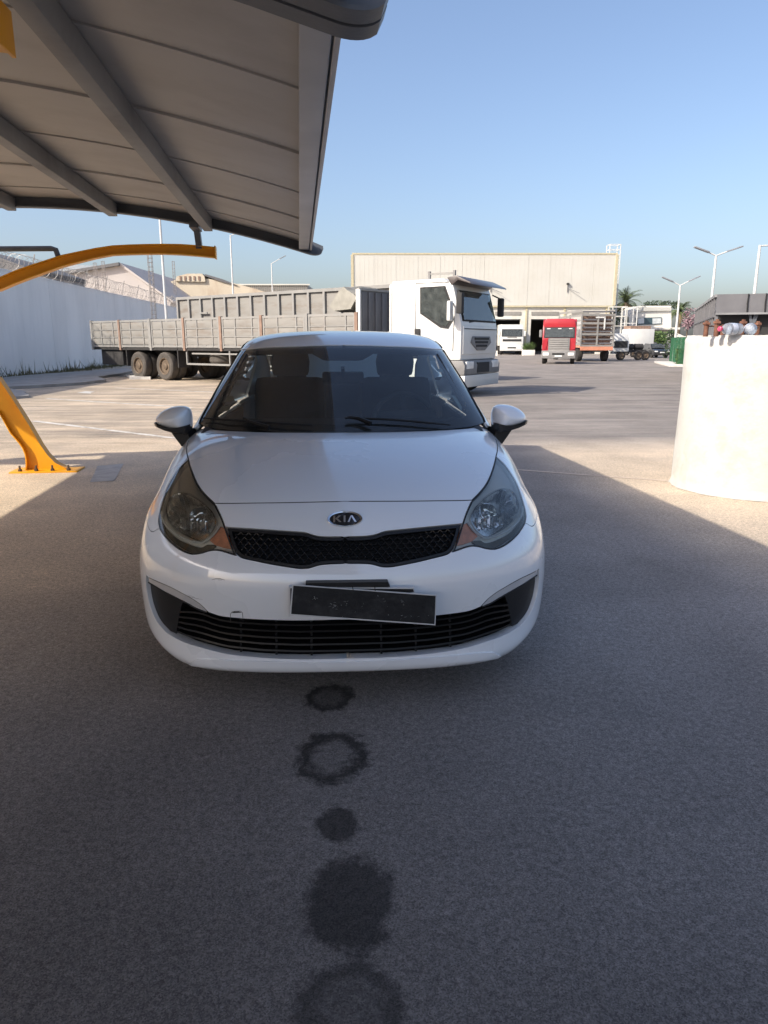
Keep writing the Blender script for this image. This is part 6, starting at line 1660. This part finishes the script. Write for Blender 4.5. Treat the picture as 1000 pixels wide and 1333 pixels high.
# ---- door mirrors (shaped from the front: rounded triangle cap on a black foot)
def mirror(s):
    out = [(200.5, 549), (201, 536), (204, 529.5), (211, 526.5), (224, 526.8), (236, 531), (244, 537.5), (247, 544), (243, 550), (232, 554), (216, 558), (206, 560), (202, 556)]
    Y = 1.30
    P_ = []
    for a, b in out:
        o_, d = car_ray(194+(a-201)*.97, b); P_.append(o_+d*((Y-o_.y)/d.y))
    c = sum(P_, Vector())/len(P_)
    vs = []; fs = []; n = len(P_)
    layers = [(.15, -.098), (.45, -.090), (.72, -.070), (.90, -.042), (.99, -.008), (1.0, .03), (.97, .055)]
    for f, dy in layers:
        for q in P_: w_ = c+(q-c)*f; vs.append((w_.x*s, w_.y+dy, w_.z))
    for L_ in range(len(layers)-1):
        for i in range(n): fs.append((L_*n+i, L_*n+(i+1) % n, (L_+1)*n+(i+1) % n, (L_+1)*n+i))
    fs.append(tuple(range(n)))
    m = mesh_obj('door_mirror', vs, fs, pt, car, True)
    sub = m.modifiers.new('s', 'SUBSURF'); sub.levels = 2; sub.render_levels = 2
    back = [(c+(q-c)*.93) for q in P_]
    mesh_obj('mirror_glass', [(q.x*s, q.y+.052, q.z) for q in back], [tuple(range(n))], M['chrome'], m)
    # black lower half and foot
    low = [(201.5, 549), (206, 549.5), (225, 551.5), (240, 549.5), (245.5, 546), (244, 550.5), (233, 555.5), (217, 560), (206, 561.5), (202, 557)]
    vs = []; nl = len(low); Q = []
    for a, b in low:
        o_, d = car_ray(194+(a-201)*.97, b); Q.append(o_+d*((Y-o_.y)/d.y))
    cc = sum(Q, Vector())/nl
    for f, dy in ((.5, -.086), (.8, -.076), (1.0, -.045), (1.0, .058)):
        for q in Q: w_ = cc+(q-cc)*f; vs.append((w_.x*s, w_.y+dy, w_.z-.001))
    fs = [tuple(range(nl))]+[(L_*nl+i, L_*nl+(i+1) % nl, (L_+1)*nl+(i+1) % nl, (L_+1)*nl+i) for L_ in range(3) for i in range(nl)]
    mesh_obj('mirror_base', vs, fs, M['black_plastic'], m, True)
    foot = [(203, 556), (226, 556), (219, 566), (213, 574), (208, 581), (203, 575), (201, 566)]
    R_ = []
    for k, (a, b) in enumerate(foot):
        o_, d = car_ray(196+(a-201)*.97, b); R_.append(o_+d*((Y-o_.y)/d.y))
    vs = [(q.x*s, q.y-.015, q.z) for q in R_]+[((q.x-.03)*s, q.y+.05, q.z) for q in R_]; nf = len(R_)
    mesh_obj('mirror_foot', vs, [tuple(range(nf)), tuple(range(2*nf-1, nf-1, -1))]+[(i, (i+1) % nf, (i+1) % nf+nf, i+nf) for i in range(nf)], M['black_plastic'], m)
mirror(1); mirror(-1)

# ---- cabin
def loft_box(name, c, d, mat, parent, bev, rot=None): return MB().box((0, 0, 0), d, rot).build(name, mat, parent, bevel=bev, loc=c)
dash = MB().prism([(1.10, .93), (1.30, .962), (1.55, .965), (1.72, .94), (1.78, .86), (1.74, .62), (1.2, .6)], -.72, .72).build('dashboard', M['dash_plastic'], car, bevel=.02)
MB().prism([(1.60, .955), (1.66, .995), (1.80, .985), (1.84, .94), (1.74, .9)], .20, .54).build('instrument_hood', M['dash_plastic'], dash, bevel=.015)
# steering wheel (photo right)
sw = []; cwh = Vector((.37, 1.93, .90)); ax = Vector((0, -.90, .43)).normalized(); e1 = Vector((1, 0, 0)); e2 = ax.cross(e1)
ring = [cwh+(e1*cos(2*pi*k/32)+e2*sin(2*pi*k/32))*.185 for k in range(33)]
stw = MB().tube(ring, .0155, 10, cap=False).build('steering_wheel', M['dark_grey_plastic'], car, True)
MB().lathe([(.02, -.03), (.075, -.02), (.08, 0.0), (.05, .04)], 'y', c=cwh, n=20).build('wheel_boss', M['dash_plastic'], stw, True)
for a in (0, pi, pi*1.5): MB().bar(cwh, cwh+(e1*cos(a)+e2*sin(a)*(-1))*.18, .035, .015, up=ax).build('wheel_spoke', M['dash_plastic'], stw, bevel=.004)
for s in (-1, 1):
    cu = loft_box('seat', (s*.37, 2.30, .50), (.50, .52, .20), M['seat_fabric'], car, .06)
    b = loft_box('backrest', (0, .30, .34), (.50, .14, .62), M['seat_fabric'], cu, .06, Matrix.Rotation(radians(-18), 3, 'X'))
    hr = MB().prism([(-.125, 0), (-.135, .10), (-.12, .17), (-.07, .215), (.07, .215), (.12, .17), (.135, .10), (.125, 0)], -.05, .05, 'y').build('headrest', M['seat_fabric'], cu, bevel=.03, loc=(0, .42, .645))
    for q in (-.05, .05): MB().bar((q, .40, .58), (q, .42, .68), .012, .012).build('headrest_post', M['chrome'], cu)
rs = loft_box('rear_seat', (0, 3.05, .50), (1.36, .50, .22), M['seat_fabric'], car, .06)
loft_box('backrest', (0, .32, .30), (1.36, .14, .54), M['seat_fabric'], rs, .06, Matrix.Rotation(radians(-22), 3, 'X'))
for s in (-.42, .42): loft_box('headrest', (s, .44, .60), (.24, .09, .13), M['seat_fabric'], rs, .035)
MB().box((0, 3.62, .94), (1.20, .40, .02)).build('parcel_shelf', M['dash_plastic'], car, bevel=.005)
hl_ = panel('headliner', SB, joinc([Vector((u*.5, 4.9)) for u in range(0, 9)], [Vector((4.0, 5+k)) for k in range(0, 5)], [Vector((4-.5*k, 9.1)) for k in range(0, 9)]), M['dash_plastic'], car, off=-.035, lip=0, inset=0, merge=True, dens=3)
mp = sb_pt(10, 474, -.10)
rm = MB().box((0, 0, 0), (.235, .03, .07)).build('rear_view_mirror', M['gloss_black'], car, bevel=.018, loc=Vector((0.0, mp.y+.04, mp.z+.01)))
MB().bar((0, -.02, .01), (0, -.06, .06), .02, .02).build('mirror_stalk', M['gloss_black'], rm)
for s in (-1, 1):
    MB().bar((s*.66, 1.45, 1.04), (s*.57, 1.90, 1.29), .05, .02, up=(s, -.3, .3)).build('pillar_trim', M['dash_plastic'], car, bevel=.005)
